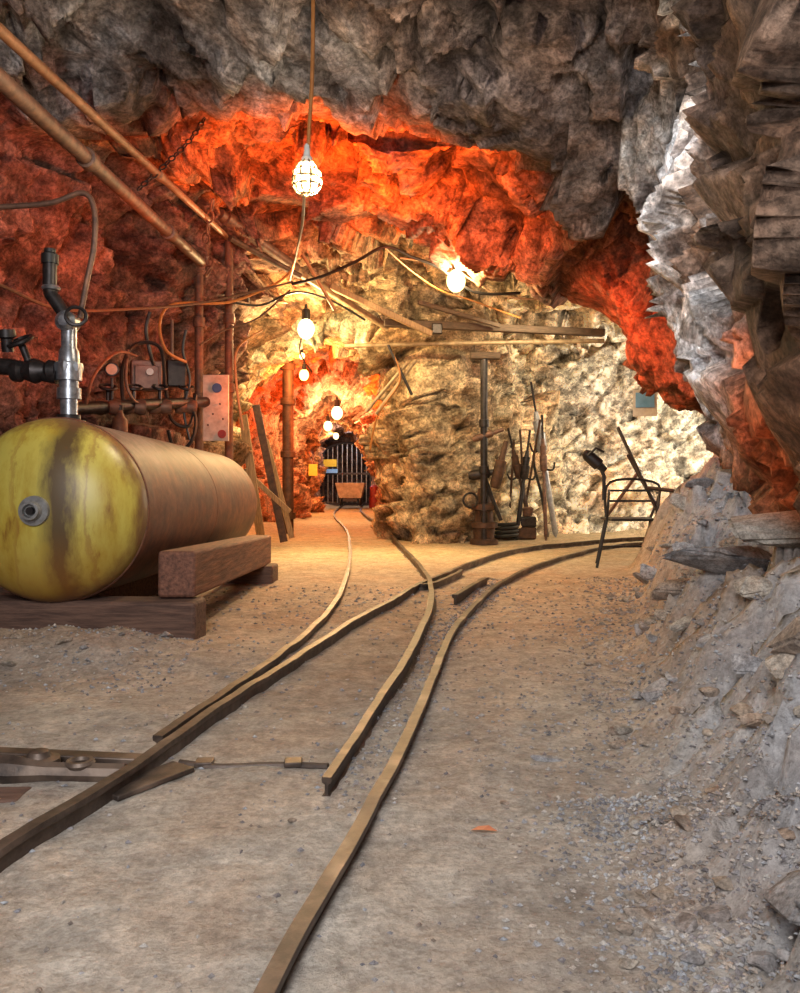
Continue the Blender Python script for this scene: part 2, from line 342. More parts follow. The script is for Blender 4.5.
for i in range(NV):
    for j in range(NU):
        p=Vector(S[i,j]); u=j/KU
        wv=noise.noise_vector(p*1.1)*.14
        a0,_=facet(p+wv,1.9,1.2); a1,e1=facet(p+wv*.7,.85,1.5 if u<9.3 else 1.15); a2,e2=facet(p+wv*.4,.30,1.5)
        fr=noise.fractal(p*2.2,.9,2.1,4)
        amp=1.0; b0=1.0; b1=1.0; off=0
        if p.y>12.9: amp=.9
        elif p.y>11.2 and p.x<.1: amp=.65
        if p.y<1.2: amp=.5
        if 7.4<p.y<8.4 : amp=.8
        if u>9.3:
            if p.y<6: b1=.7; off=-.05*sst(2.6,3.4,p.y)
            if p.y<4.2: b0=.6
            if 6<=p.y<8.6: amp=.65; off=-.10
        if u<4.6 and p.y<8: amp=.8; off=-.05
        if 4.5<u<9.5 and p.y<6: b0=.6; b1=.75
        if u>12.3: amp*=.8
        mk=.4+1.0*sst(-.35,.35,noise.noise(p*.8+Vector((5,5,5))))
        dd=amp*(a0*.36*b0+a1*.31*b1+a2*.125*mk+fr*.022)+off
        pos[i,j]=S[i,j]+Nn[i,j]*dd
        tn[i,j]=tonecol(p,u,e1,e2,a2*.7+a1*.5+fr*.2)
def patch(name,i0,i1,j0,j1):
    sub=pos[i0:i1+1,j0:j1+1]; nv,nu=sub.shape[:2]
    me=bpy.data.meshes.new(name)
    fs=[(a*nu+b,(a+1)*nu+b,(a+1)*nu+b+1,a*nu+b+1) for a in range(nv-1) for b in range(nu-1)]
    me.from_pydata(sub.reshape(-1,3).tolist(),[],fs); me.update()
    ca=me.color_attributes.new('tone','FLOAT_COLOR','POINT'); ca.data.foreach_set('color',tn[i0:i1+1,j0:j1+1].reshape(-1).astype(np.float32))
    me.polygons.foreach_set('use_smooth',[True]*len(me.polygons))
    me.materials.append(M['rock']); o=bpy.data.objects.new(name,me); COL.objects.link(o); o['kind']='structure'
r10=ringrow[10]; r15=ringrow[15]
a=4*KU; b=10*KU-12
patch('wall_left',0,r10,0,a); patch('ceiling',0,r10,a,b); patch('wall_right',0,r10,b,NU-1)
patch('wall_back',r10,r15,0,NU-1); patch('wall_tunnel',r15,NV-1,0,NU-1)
ev=[];ef=[];et=[]
for i in range(31):
    for j in range(25):
        x=-3.6+i*.13; z=-.2+j*.13; ev.append((x,26.9+.25*noise.noise(Vector((x*1.5,z*1.5,3))),z)); et+=[.12,.10,.10,1]
for i in range(30):
    for j in range(24): ef.append((i*25+j,(i+1)*25+j,(i+1)*25+j+1,i*25+j+1))
me=bpy.data.meshes.new('wall_far'); me.from_pydata(ev,[],ef); me.update(); ca=me.color_attributes.new('tone','FLOAT_COLOR','POINT'); ca.data.foreach_set('color',et); me.materials.append(M['rock'])
o=bpy.data.objects.new('wall_far',me); COL.objects.link(o); o['kind']='structure'

# ---------------------------------------------------------------- floor
def xb(y): return float(np.interp(y,[-2,1.3,3,5,7.4,8.2,8.8],[.3,.42,.8,1.4,2.1,2.5,3.2]))
def floor_z(x,y):
    k=float(np.interp(y,[-2,1,3,5,7,8.0,9],[.38,.38,.62,1.05,1.2,1.0,0]))
    t=max(0,x-xb(y)+.16*noise.noise(Vector((x*1.5,y*1.5,4)))); z=k*t*sst(0,.35,t)
    z=min(z,1.5)
    m=min(t,.5)
    if m>0: z+=m*(.16*noise.noise(Vector((x*2.6,y*2.6,1)))+(.50-.3*sst(4,6,y))*facet(Vector((x,y,0)),.5,1.3,.32,2.4)[0]+.30*facet(Vector((x,y,0)),.18,1.2,.35,2.3)[0]+.10*noise.fractal(Vector((x*9,y*9,2)),.6,2.2,4))
    z+=(.13+.05*noise.noise(Vector((x*5,y*5,7))))*math.exp(-((x+1.6)**2/.5+(y-3.6)**2/.07))
    z+=.10*sst(-1.9,-2.5,x) if x<-1.9 else 0
    z+=.014*noise.noise(Vector((x*1.3,y*1.3,0)))+.008*noise.noise(Vector((x*6,y*6,2)))+.004*noise.noise(Vector((x*17,y*17,5)))
    return z
ys=[-2.2]
while ys[-1]<28: 
    y=ys[-1]; ys.append(y+(.1 if y<.8 else .018*max(1,y/2.4)))
xs=[-3.6]
while xs[-1]<7: xs.append(xs[-1]+(.025 if xs[-1]<2.6 else .07))
fv=[];ft=[]
for y in ys:
    for x in xs:
        z=floor_z(x,y); fv.append((x,y,z))
        n=noise.noise(Vector((x*.8,y*.8,9)))*.5+.5; n2=noise.noise(Vector((x*3,y*3,3)))*.5+.5
        c=lerp((.46,.42,.375),(.385,.345,.305),n2)
        c=lerp(c,(.53,.485,.43),.5*sst(.4,.7,n))
        c=lerp(c,lerp((.36,.37,.40),(.34,.285,.245),sst(.48,.70,n)),.9*sst(-.1,.35,x-xb(y)+.3*(n2-.5))*(1-sst(8,9,y)))
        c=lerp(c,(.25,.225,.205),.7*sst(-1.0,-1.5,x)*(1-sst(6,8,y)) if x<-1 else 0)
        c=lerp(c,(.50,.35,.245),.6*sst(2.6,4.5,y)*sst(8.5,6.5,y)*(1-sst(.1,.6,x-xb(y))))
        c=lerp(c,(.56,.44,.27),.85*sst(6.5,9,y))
        dr=abs(x-float(np.interp(y,[1.2,2,3,4,5,6],[-.45,-.40,-.25,-.08,.12,.45])))
        c=lerp(c,(.28,.22,.175),.38*sst(.42,.1,dr)*sst(1.6,2.6,y)*sst(9,6,y)*(.5+n2))
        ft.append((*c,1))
nx=len(xs); me=bpy.data.meshes.new('floor'); me.from_pydata(fv,[],[(i*nx+j,i*nx+j+1,(i+1)*nx+j+1,(i+1)*nx+j) for i in range(len(ys)-1) for j in range(nx-1)]); me.update()
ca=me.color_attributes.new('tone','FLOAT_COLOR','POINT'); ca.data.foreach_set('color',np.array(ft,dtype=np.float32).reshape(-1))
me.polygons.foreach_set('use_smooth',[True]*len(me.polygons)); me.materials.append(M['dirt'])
fo=bpy.data.objects.new('floor',me); COL.objects.link(fo); fo['kind']='structure'
print('floor',len(fv))

# ---------------------------------------------------------------- rails
RP=[(-.024,-.05),(.024,-.05),(.024,-.03),(.004,-.02),(.004,.022),(.015,.027),(.0165,.036),(.0155,.043),(-.0155,.043),(-.0165,.036),(-.015,.027),(-.004,.022),(-.004,-.02),(-.024,-.03)]
RP2=[(-.028,-.02),(.028,-.02),(.028,-.008),(.006,0),(.006,.036),(.016,.042),(.018,.054),(.0165,.062),(-.0165,.062),(-.018,.054),(-.016,.042),(-.006,.036),(-.006,0),(-.028,-.008)]
def rail(name,pts,label,cat='rail',group='rails of the track junction',prof=RP,zoff=0.0,it=14,mm='rail',end=None):
    c=cr([(x,y,0) for x,y in pts],12)
    for _ in range(it): c=[c[0]]+[(c[i-1]+c[i]*2+c[i+1])/4 for i in range(1,len(c)-1)]+[c[-1]]
    q=[]; sc=[]
    for i,p in enumerate(c):
        q.append(Vector((p.x+.004*noise.noise(Vector((p.x*3,p.y*3,8))),p.y,zoff+floor_z(p.x,p.y)*.6+.007*noise.noise(Vector((p.x*2,p.y*2,3))))))
        sc.append(1+(end-1)*sst(3.6,2.1,p.y) if end else 1)
    return MB().sweep(q,prof,sc).build(name,mm,label=label,cat=cat,group=group)
rail('rail',[(-1.15,.1),(-.97,1.0),(-.816,1.63),(-.738,1.97),(-.69,2.17),(-.583,2.75),(-.45,3.35),(-.284,4.13),(-.03,5.1),(.229,6.1),(.76,7.6),(1.3,8.77),(2.18,9.75),(3.2,10.45),(4.6,10.95)],'long worn steel rail from lower left corner curving away to the right chamber',zoff=.010)
rail('rail',[(-.32,.4),(-.187,1.25),(-.105,1.684),(0,2.246),(.10,2.91),(.221,3.76),(.415,4.74),(.74,5.93),(1.27,7.27),(2.08,8.77),(2.95,9.75),(4.5,10.35)],'worn steel rail nearest the right wall, running from bottom centre and curving right')
rail('rail',[(-1.8,26.5),(-1.53,18.3),(-.87,12.8),(-.62,9.8),(-.47,7.5),(-.40,5.33),(-.455,4.05),(-.592,3.08),(-.715,2.36)],'thin left rail running from switch straight into the lit tunnel')
rail('rail',[(-1.2,26.5),(-.97,19.4),(-.27,12.8),(.0,9.14),(.174,6.96),(.218,5.8),(.171,4.57),(.043,3.46),(-.053,2.84),(-.1875,2.02)],'right rail of tunnel track ending in a loose tapered switch blade between main rails',prof=RP2,zoff=.004,end=.72,mm='iron')
rail('guard_rail',[(.35,5.15),(.53,5.7),(.66,6.1)],'short dark guard rail piece beside the outer curved rail',cat='rail',group=None,prof=RP2,mm='iron')
rail('guard_rail',[(.12,5.75),(.26,5.85),(.52,6.75)],'short wing rail at the crossing where two rails meet',cat='rail',group=None,zoff=.008)
MB().beam((-.74,2.02,.004),(-.60,2.22,.006),.09,.014).build('switch_plate','iron',bevel=.003,label='flat steel plate under left rail at the switch',cat='steel plate')
t=thing('switch_lever','dark rusty half-buried switch lever with pivot, left of long rail','switch lever',(-1.0,2.22,0))
MB().beam((-1.7,2.36,.012),(-.72,2.24,.010),.05,.034).build('bar','iron',t,bevel=.004)
MB().tube(cr([(-1.8,2.19,.035),(-1.35,2.17,.042),(-1.1,2.13,.03),(-.74,2.15,.012)],5),[.046]*6+[.040]*6+[.026]*4,8).build('lever','iron',t)
MB().lathe((-.98,2.17,0),(0,0,1),[(0,.055),(.045,.055),(.05,.032),(.065,.026),(.07,.012)],16).build('pivot','iron',t)
MB().torus((-.86,2.15,.04),(0,0,1),.03,.010,16,6).build('eye','iron',t)
for xx in (-1.12,-1.25): MB().lathe((xx,2.15,.06),(0,0,1),[(0,.020),(.02,.020),(.021,.011),(.03,.011)],6).build('bolt','iron',t)
t=thing('tie_bar','thin rusty tie bar crossing the dirt between switch blades','tie bar',(-.4,2.2,0))
MB().tube(cr([(-.62,2.25,.004),(-.5,2.23,-.001),(-.35,2.25,-.003),(-.2,2.22,.004)],5),.011,8).build('bar','iron',t)
for xx in (-.55,-.30): MB().box((xx,2.25,.006),(.05,.05,.014),.1).build('clip','iron',t,bevel=.003)
MB().beam((-1.7,2.0,-.038),(-.95,2.03,-.038),.10,.09).build('sleeper','wood2',bevel=.01,label='weathered wooden sleeper end poking out left of the rail',cat='sleeper')

# ---------------------------------------------------------------- tank
Tp=Vector((-1.72,4.0,.65)); Tq=Vector((-1.74,7.15,.585)); ax=(Tq-Tp).normalized(); TR=.46; TL=(Tq-Tp).length
tk=thing('storage_tank','large horizontal yellow-ended rusty steel air tank on timber blocks','tank',(-1.73,5.5,.15))
m,nt,bb=newmat('tank_shell'); Lk=nt.links.new
tc=nt.nodes.new('ShaderNodeTexCoord'); sp=nt.nodes.new('ShaderNodeSeparateXYZ'); Lk(tc.outputs['Object'],sp.inputs[0])
nz=nt.nodes.new('ShaderNodeTexNoise'); nz.inputs['Scale'].default_value=2.0; nz.inputs['Detail'].default_value=12; nz.inputs['Roughness'].default_value=.72; nz.inputs['Distortion'].default_value=.3; Lk(tc.outputs['Object'],nz.inputs[0])
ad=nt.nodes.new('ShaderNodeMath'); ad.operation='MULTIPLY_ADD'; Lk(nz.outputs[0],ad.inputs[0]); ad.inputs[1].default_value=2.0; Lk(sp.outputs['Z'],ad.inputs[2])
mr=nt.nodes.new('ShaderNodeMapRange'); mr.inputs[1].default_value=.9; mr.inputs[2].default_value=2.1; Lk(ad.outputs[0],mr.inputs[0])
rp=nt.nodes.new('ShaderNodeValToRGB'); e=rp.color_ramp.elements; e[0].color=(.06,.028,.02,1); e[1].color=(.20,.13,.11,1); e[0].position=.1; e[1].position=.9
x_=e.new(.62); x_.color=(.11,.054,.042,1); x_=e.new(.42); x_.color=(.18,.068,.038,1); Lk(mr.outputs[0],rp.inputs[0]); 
n2=nt.nodes.new('ShaderNodeTexNoise'); n2.inputs['Scale'].default_value=9; n2.inputs['Detail'].default_value=12; n2.inputs['Roughness'].default_value=.75; Lk(tc.outputs['Object'],n2.inputs[0])
r2=nt.nodes.new('ShaderNodeValToRGB'); r2.color_ramp.elements[0].color=(.5,.45,.43,1); r2.color_ramp.elements[1].color=(1.35,1.35,1.35,1); r2.color_ramp.elements[0].position=.37; r2.color_ramp.elements[1].position=.63; Lk(n2.outputs[0],r2.inputs[0])
mx=nt.nodes.new('ShaderNodeMixRGB'); mx.blend_type='MULTIPLY'; mx.inputs[0].default_value=1; Lk(rp.outputs[0],mx.inputs[1]); Lk(r2.outputs[0],mx.inputs[2]); Lk(mx.outputs[0],bb.inputs['Base Color'])
bb.inputs['Roughness'].default_value=.6; M['tank']=m
m,nt,bb=newmat('tank_head'); Lk=nt.links.new
tc=nt.nodes.new('ShaderNodeTexCoord'); mp=nt.nodes.new('ShaderNodeMapping'); mp.inputs['Scale'].default_value=(4.2,4.2,1.1); Lk(tc.outputs['Object'],mp.inputs[0])
nz=nt.nodes.new('ShaderNodeTexNoise'); nz.inputs['Scale'].default_value=1.6; nz.inputs['Detail'].default_value=11; nz.inputs['Roughness'].default_value=.7; Lk(mp.outputs[0],nz.inputs[0])
rp=nt.nodes.new('ShaderNodeValToRGB'); e=rp.color_ramp.elements; e[0].position=.30; e[0].color=(.24,.12,.02,1); e[1].position=.54; e[1].color=(.52,.43,.085,1); x_=e.new(.41); x_.color=(.43,.31,.045,1); Lk(nz.outputs[0],rp.inputs[0])
sp=nt.nodes.new('ShaderNodeSeparateXYZ'); Lk(tc.outputs['Object'],sp.inputs[0])
def streak(off,w,amt,prev,col):
    wv=nt.nodes.new('ShaderNodeMath'); wv.operation='MULTIPLY_ADD'; Lk(nz.outputs[0],wv.inputs[0]); wv.inputs[1].default_value=.24; Lk(sp.outputs['X'],wv.inputs[2])
    ds=nt.nodes.new('ShaderNodeMath'); ds.operation='SUBTRACT'; Lk(wv.outputs[0],ds.inputs[0]); ds.inputs[1].default_value=off
    ab=nt.nodes.new('ShaderNodeMath'); ab.operation='ABSOLUTE'; Lk(ds.outputs[0],ab.inputs[0])
    mr=nt.nodes.new('ShaderNodeMapRange'); mr.inputs[1].default_value=w*.2; mr.inputs[2].default_value=w; mr.inputs[3].default_value=amt; mr.inputs[4].default_value=0; Lk(ab.outputs[0],mr.inputs[0])
    mx=nt.nodes.new('ShaderNodeMixRGB'); Lk(mr.outputs[0],mx.inputs[0]); Lk(prev,mx.inputs[1]); mx.inputs[2].default_value=(*col,1); return mx.outputs[0]
o_=streak(.24,.10,.95,rp.outputs[0],(.08,.045,.022)); o_=streak(.37,.018,.5,o_,(.24,.10,.025)); o_=streak(.02,.015,.4,o_,(.28,.13,.03))
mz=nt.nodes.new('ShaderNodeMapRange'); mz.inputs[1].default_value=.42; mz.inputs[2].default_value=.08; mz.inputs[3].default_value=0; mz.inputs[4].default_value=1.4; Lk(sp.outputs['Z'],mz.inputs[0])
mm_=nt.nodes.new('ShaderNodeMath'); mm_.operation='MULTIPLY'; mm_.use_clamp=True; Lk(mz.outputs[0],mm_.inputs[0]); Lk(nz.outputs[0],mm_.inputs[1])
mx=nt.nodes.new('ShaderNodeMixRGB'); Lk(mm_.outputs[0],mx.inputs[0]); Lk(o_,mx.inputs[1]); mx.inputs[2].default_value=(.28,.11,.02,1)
cv=nt.nodes.new('ShaderNodeVectorMath'); cv.operation='SUBTRACT'; cv.inputs[1].default_value=(.01,0,.5); Lk(tc.outputs['Object'],cv.inputs[0])
cm=nt.nodes.new('ShaderNodeVectorMath'); cm.operation='MULTIPLY'; cm.inputs[1].default_value=(1,0,1); Lk(cv.outputs[0],cm.inputs[0])
cl_=nt.nodes.new('ShaderNodeVectorMath'); cl_.operation='LENGTH'; Lk(cm.outputs[0],cl_.inputs[0])
ra=nt.nodes.new('ShaderNodeMath'); ra.operation='MULTIPLY_ADD'; Lk(nz.outputs[0],ra.inputs[0]); ra.inputs[1].default_value=-.18; Lk(cl_.outputs['Value'],ra.inputs[2])
rr_=nt.nodes.new('ShaderNodeMapRange'); rr_.inputs[1].default_value=.32; rr_.inputs[2].default_value=.38; rr_.inputs[3].default_value=0; rr_.inputs[4].default_value=.85; Lk(ra.outputs[0],rr_.inputs[0])
mx2=nt.nodes.new('ShaderNodeMixRGB'); Lk(rr_.outputs[0],mx2.inputs[0]); Lk(mx.outputs[0],mx2.inputs[1]); mx2.inputs[2].default_value=(.16,.075,.04,1)
Lk(mx2.outputs[0],bb.inputs['Base Color']); bb.inputs['Roughness'].default_value=.4; M['tankhead']=m
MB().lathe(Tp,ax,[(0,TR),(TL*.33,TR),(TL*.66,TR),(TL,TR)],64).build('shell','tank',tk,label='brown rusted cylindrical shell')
dome=[(-.24*math.cos(a_),TR*math.sin(a_)**.95) for a_ in [math.pi/2*i/12 for i in range(13)]]
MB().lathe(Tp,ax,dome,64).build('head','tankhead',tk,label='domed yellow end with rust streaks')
MB().lathe(Tq,ax,[(-t_,r_) for t_,r_ in dome[::-1]],64).build('head','tank',tk,label='domed rear end')
MB().torus(Tp+ax*.005,ax,TR,.007,64,6).build('weld_seam','rust',tk)
MB().torus(Tp+ax*TL*.5,ax,TR-.002,.004,64,6).build('weld_seam','tank',tk)
nzp=MB().lathe(Tp-ax*.22,-ax,[(0,.075),(.035,.07),(.036,.045),(.075,.042),(.076,.032),(.05,.03)],24).build('nozzle','grey',tk,label='round threaded nozzle in end centre')
MB().lathe(Tp-ax*.265,-ax,[(0,.02),(.03,.018)],12).build('plug','dark',nzp)
MB().lathe(Vector((-1.78,4.3,1.09)),(0,0,1),[(0,.09),(.03,.085),(.031,.06),(.06,.06)],20).build('top_flange','dark',tk)
MB().beam((-1.125,4.02,.325),(-1.14,6.5,.235),.19,.235).build('timber_beam','wood',bevel=.018,label='reddish timber beam lying along the right side of the tank',cat='timber')
MB().beam((-2.6,4.12,.09),(-1.0,4.02,.09),.2,.22).build('timber_beam','wood2',bevel=.018,label='heavy cross timber on the ground under front of the tank',cat='timber')
MB().beam((-2.5,6.35,.06),(-.98,6.3,.06),.25,.15).build('timber_beam','wood2',bevel=.018,label='low dark cross timber under rear of the tank',cat='timber')
MB().beam((-1.9,4.3,.05),(-1.9,6.2,.05),.35,.20).build('timber_beam','wood2',bevel=.012,label='thick timber lying in the shadow beneath the tank belly',cat='timber')

# ---------------------------------------------------------------- valve assembly over tank
va=thing('valve_assembly','galvanised riser pipe with black valves on top of the tank','pipe valve',(-1.78,4.3,1.14))
Yv=4.3
def q(px,py,Y=Yv): return P(px,py,Y)
MB().lathe(q(69,418),(0,0,1),[(0,.045),(.1,.045),(.101,.062),(.16,.062),(.161,.05),(.2,.05),(.201,.066),(.29,.066),(.3,.055),(.36,.05),(.38,.04),(.5,.04)],20).build('riser','galv',va)
MB().lathe(q(69,372),(0,0,1),[(0,.07),(.03,.075),(.05,.07)],6).build('union_nut','galv',va)
MB().tube(cr([q(68,335),q(68,322),q(63,312),q(55,300),q(50,290),q(50,262)],5),.036,14).build('elbow_pipe','dark',va)
MB().torus(q(51,288),(0,0,1),.038,.012,18,6).build('collar','galv',va)
MB().lathe(q(50,264),(0,0,1),[(0,.045),(.05,.045),(.06,.03),(.08,.03)],14).build('cap','black',va)
MB().lathe(q(68,322)-Vector((0,.06,0)),(0,1,0),[(0,.03),(.02,.055),(.1,.055),(.12,.03)],16).build('tee','galv',va)
MB().tube([q(-60,362),q(10,367),q(58,376)],.045,14).build('side_pipe','dark',va)
vb=MB().lathe(q(35,371),(1,0,.0),[(-.12,.055),(-.08,.06),(-.06,.045),(0,.07),(.06,.045),(.08,.06),(.12,.055)],16).build('valve_body','dark',va)
MB().tube([q(30,365),q(22,345)],.02,10).build('stem','dark',vb)
hw=MB().torus(q(20,341),(-.3,-.5,.9),.065,.011,20,6)
for k in range(3): 
    a_=k*math.pi/3; dv_=Vector((math.cos(a_),math.sin(a_),.3)).normalized()*.06; hw.tube([q(20,341)-dv_,q(20,341)+dv_],.006,6)
hw.build('handwheel','dark',vb)
MB().torus(q(76,316,4.2),(.3,-1,.2),.05,.010,20,6).build('handwheel','dark',va)
MB().lathe(q(8,352),(0,-.2,1),[(0,.03),(.07,.03),(.08,.05),(.12,.045)],12).build('bonnet','dark',va)
MB().tube(cr([q(-40,208),q(0,207),q(50,203),q(82,193),q(94,208),q(94,245),q(86,285),q(80,318)],8),.015,10).build('hose','rustb',label='rust coloured hose looping down to the tank riser valve',cat='hose')
# ---------------------------------------------------------------- pipes
def pipe(pts,r,m,label,cat='pipe',name='steel_pipe',couplings=(),group=None):
    pts=[Vector(p) for p in pts]
    if not couplings: return MB().tube(pts,r,14).build(name,m,label=label,cat=cat,group=group)
    mid=pts[0]; t=thing(name,label,cat,mid,group)
    MB().tube(pts,r,14).build('pipe',m,t)
    for c in couplings:
        k=c*(len(pts)-1); i=min(int(k),len(pts)-2); f=k-i; p=pts[i].lerp(pts[i+1],f); d_=(pts[i+1]-pts[i]).normalized()
        MB().lathe(p-d_*.05,d_,[(0,r*1.05),(.005,r*1.35),(.095,r*1.35),(.1,r*1.05)],14).build('coupling',m,t)
    return t
def fz(p): return Vector((p.x,p.y,floor_z(p.x,p.y)))
pipe([P(-50,34,3.3),P(201,262,7.5)],.045,'rustb','thick brown overhead pipe slanting from upper left down to rusty post',couplings=(.35,.75))
pipe([P(-40,-6,3.3),P(228,238,7.9)],.028,'orangepipe','thin orange overhead pipe slanting from top left to the second post',couplings=(.55,))
p1=P(199,262,7.6); pipe([p1,fz(p1)],.042,'rust','dark rusty upright pipe just right of the hanging red chain',name='steel_post',couplings=(.02,.2,.45),cat='post')
p1=P(229,215,7.9); pipe([p1,fz(p1)],.042,'rust','orange-rusty upright pipe, taller post behind the tank rear',name='steel_post',couplings=(.04,.3,.5),cat='post')
pipe([P(220,214,7.6),P(296,268,8.6)],.055,'rustb','short thick brown pipe between tall post and the lit arch',couplings=(.1,))
pipe([P(230,238,7.7),P(300,276,8.5)],.03,'rustd','thinner dark pipe parallel beneath the short thick brown pipe')
pipe([P(288,266,8.5),P(340,298,9.2),P(388,328,9.5)],.04,'paleyel','pale yellow lit pipe slanting under the arch to dark beam')
pipe([P(300,250,8.5),P(335,310,8.8)],.02,'orangepipe','thin crooked orange rod under the arch')
MB().beam(P(384,323,9.4),P(604,333,9.6),.10,.085).build('roof_beam','beamw',bevel=.01,label='dark timber beam spanning the chamber below the arch',cat='beam')
MB().beam(P(330,286,9.0),P(432,334,9.3),.06,.07).build('roof_pole','woodp',bevel=.01,label='pale timber pole slanting down to meet the dark roof beam',cat='pole')
MB().beam(P(418,302,9.1),P(500,326,9.3),.05,.05).build('roof_pole','beamw',bevel=.01,label='short dark pole resting on middle of the roof beam',cat='pole')
pipe([P(345,346,9.7),P(470,343,9.7),P(604,341,9.7)],.026,'paleyel','long pale horizontal pipe just below the dark timber beam',couplings=(.45,.75))
MB().beam(P(470,356,9.9),P(500,356,9.9),.14,.08).build('cap_block','beamw',bevel=.01,label='small wooden cap block on top of dark chamber post',cat='timber')
p1=P(484,358,9.9); pipe([p1,fz(p1)],.045,'dark','dark upright post in the chamber beside rock pillar',name='steel_post',couplings=(.35,.6,.8),cat='post')
MB().box(P(437,329,9.34),(.12,.08,.12)).build('junction_box','dark',bevel=.01,label='small dark junction box on middle of the roof beam',cat='junction box')
p1=P(288,358,12.0); pipe([p1,fz(p1)],.085,'rustd','stout dark brown steel prop at the tunnel mouth',name='steel_post',couplings=(.05,.25,.55,.9),cat='post')
for a_,b_,l in (((366,412),(408,362),'upper of two pale pipes slanting at right of tunnel mouth'),((376,414),(416,360),'lower of two pale pipes slanting at right of tunnel mouth')):
    pipe([P(*a_,9.7),P(*b_,9.6)],.022,'paleyel',l)
pipe([P(388,345,9.6),P(412,395,9.6)],.018,'dark','thin dark rod hanging at the rock pillar')
t=thing('pipe_manifold','rusty wall pipe with small valves running behind the tank','pipe valve',P(80,408,6.0))
MB().tube([P(70,409,5.9),P(140,405,6.7),P(206,402,7.5)],.05,14).build('pipe','dark',t)
for px in (108,134,160,186):
    Yp=5.85+(px-70)/136*1.6
    v_=MB().lathe(P(px,407,Yp),(1,.5,0),[(-.09,.06),(-.05,.07),(0,.05),(.05,.07),(.09,.06)],14).build('valve_body','rustb',t)
    MB().tube([P(px,405,Yp),P(px,388,Yp)],.018,8).build('stem','dark',v_)
    MB().torus(P(px,387,Yp),(.2,-.4,1),.06,.012,18,6).build('handwheel','dark',v_)
def cable(pts,r,m,label,cat='cable',name='cable',k=8,group=None):
    return MB().tube(cr(pts,k),r,7).build(name,m,label=label,cat=cat,group=group)
t=thing('control_box','brown metal control box on left wall above the wall pipe','control box',P(148,400,7.0))
MB().box(P(146,376,7.0),(.26,.14,.26),.4).build('box','boxm',t,bevel=.012)
MB().box(P(147,377,6.91),(.20,.02,.20),.4).build('door','boxm',t,bevel=.006)
MB().lathe(P(150,372,6.89),(.3,-1,0),[(0,.03),(.02,.03)],16).build('gauge','white',t)
t=thing('control_box','smaller dark control box with conduit right of brown box','control box',P(176,400,7.2))
MB().box(P(176,374,7.25),(.17,.12,.24),.4).build('box','dark',t,bevel=.012)
MB().tube([P(172,362,7.2),P(172,320,7.2)],.014,8).build('conduit','rustb',t)
t=thing('pressure_gauge','small round pale faced gauge on a stem above wall pipe','gauge',P(112,400,6.3))
MB().tube([P(112,400,6.3),P(112,378,6.3)],.012,8).build('stem','dark',t)
MB().lathe(P(112,370,6.28),(.3,-1,0),[(0,.05),(.04,.055),(.045,.05)],20).build('case','dark',t)
MB().lathe(P(112,370,6.28)+Vector((.3,-1,0)).normalized()*.045,(.3,-1,0),[(0,.042),(.003,.042)],20).build('dial','board',t)
t=thing('oil_bottle','small rusty lubricator bottle hanging from the wall pipe','bottle',P(120,440,6.4))
MB().lathe(P(120,436,6.3),(0,0,1),[(0,.03),(.01,.06),(.12,.06),(.16,.03),(.2,.02)],14).build('body','rust',t); MB().lathe(P(120,410,6.3),(0,0,1),[(0,.025),(.04,.025)],10).build('neck','dark',t)
t=thing('notice_board','weathered tan board with dark dots, a blue disc and a red disc','board',P(216,440,7.45))
MB().box(P(216,408,7.5),(.24,.03,.62)).build('panel','board',t,bevel=.004)
MB().lathe(P(217,388,7.47),(0,-1,0),[(0,.045),(.006,.045)],20).build('disc','dkblue',t)
MB().lathe(P(222,434,7.47),(0,-1,0),[(0,.04),(.006,.04)],20).build('disc','red',t)
for i,(dx,dy) in enumerate(((209,402),(220,404),(213,414),(223,419),(208,425))): MB().lathe(P(dx,dy,7.47),(0,-1,0),[(0,.009),(.006,.009)],8).build('dot','dark',t)
cable([P(124,410,6.5),P(122,370,6.6),P(135,345,6.8),P(160,348,6.9),P(166,390,7),P(172,420,7.1),P(190,425,7.2),P(196,395,7.3)],.016,'black','black rubber hose looped around the brown control box','hose','hose')
cable([P(168,430,7.0),P(176,452,7.1),P(192,440,7.1),P(195,415,7.2),P(180,400,7.2),P(160,410,7.1)],.016,'black','black rubber hose coiled low next to the notice board','hose','hose')
cable([P(150,312,6.9),P(146,330,6.9),P(150,352,6.9),P(156,372,7)],.016,'black','short black hose dropping to the brown control box','hose','hose')
cable([P(186,330,7.2),P(183,352,7.2),P(190,380,7.2),P(184,410,7.2),P(190,440,7.2)],.012,'black','thin black hose hanging beside the dark rusty post','hose','hose')
cable([P(128,350,6.6),P(126,380,6.5),P(132,398,6.5),P(140,404,6.6)],.012,'rustb','thin rusty tube bending into the wall pipe','hose','hose')
cable([P(86,404,5.9),P(92,380,5.9),P(104,362,6.1),P(120,352,6.3),P(136,356,6.6)],.012,'rust','rusty tube arching left of the brown control box','hose','hose')
cable([P(-60,262,4.6),P(0,285,4.9),P(60,309,5.6),P(130,309,6.4),P(200,303,7.3),P(260,290,7.9),P(292,282,8.3)],.012,'cable','dark wall cable sagging across the red left wall')
cable([P(186,362,7.1),P(166,350,6.9),P(160,322,6.9),P(175,304,7.1),P(230,302,7.7),P(275,284,8.1),P(292,270,8.3)],.014,'ocable','orange cable curving from wall boxes up toward the arch')
cable([P(262,330,8.3),P(238,348,7.9),P(236,380,7.9),P(243,430,7.9)],.012,'ocable','orange cable dropping down beside the tall rusty post')
cable([P(200,345,7.4),P(225,330,7.7),P(258,318,8.0),P(290,290,8.3)],.010,'cable','thin brown cable sloping from dark post up to the arch')
cable([P(292,284,8.3),P(320,277,8.2),P(355,262,8.0),P(385,247,7.8),P(412,257,7.9),P(440,268,8.0),P(475,292,8.2),P(520,293,8.4)],.016,'black','black cable draped under the arch toward the bare bulb')
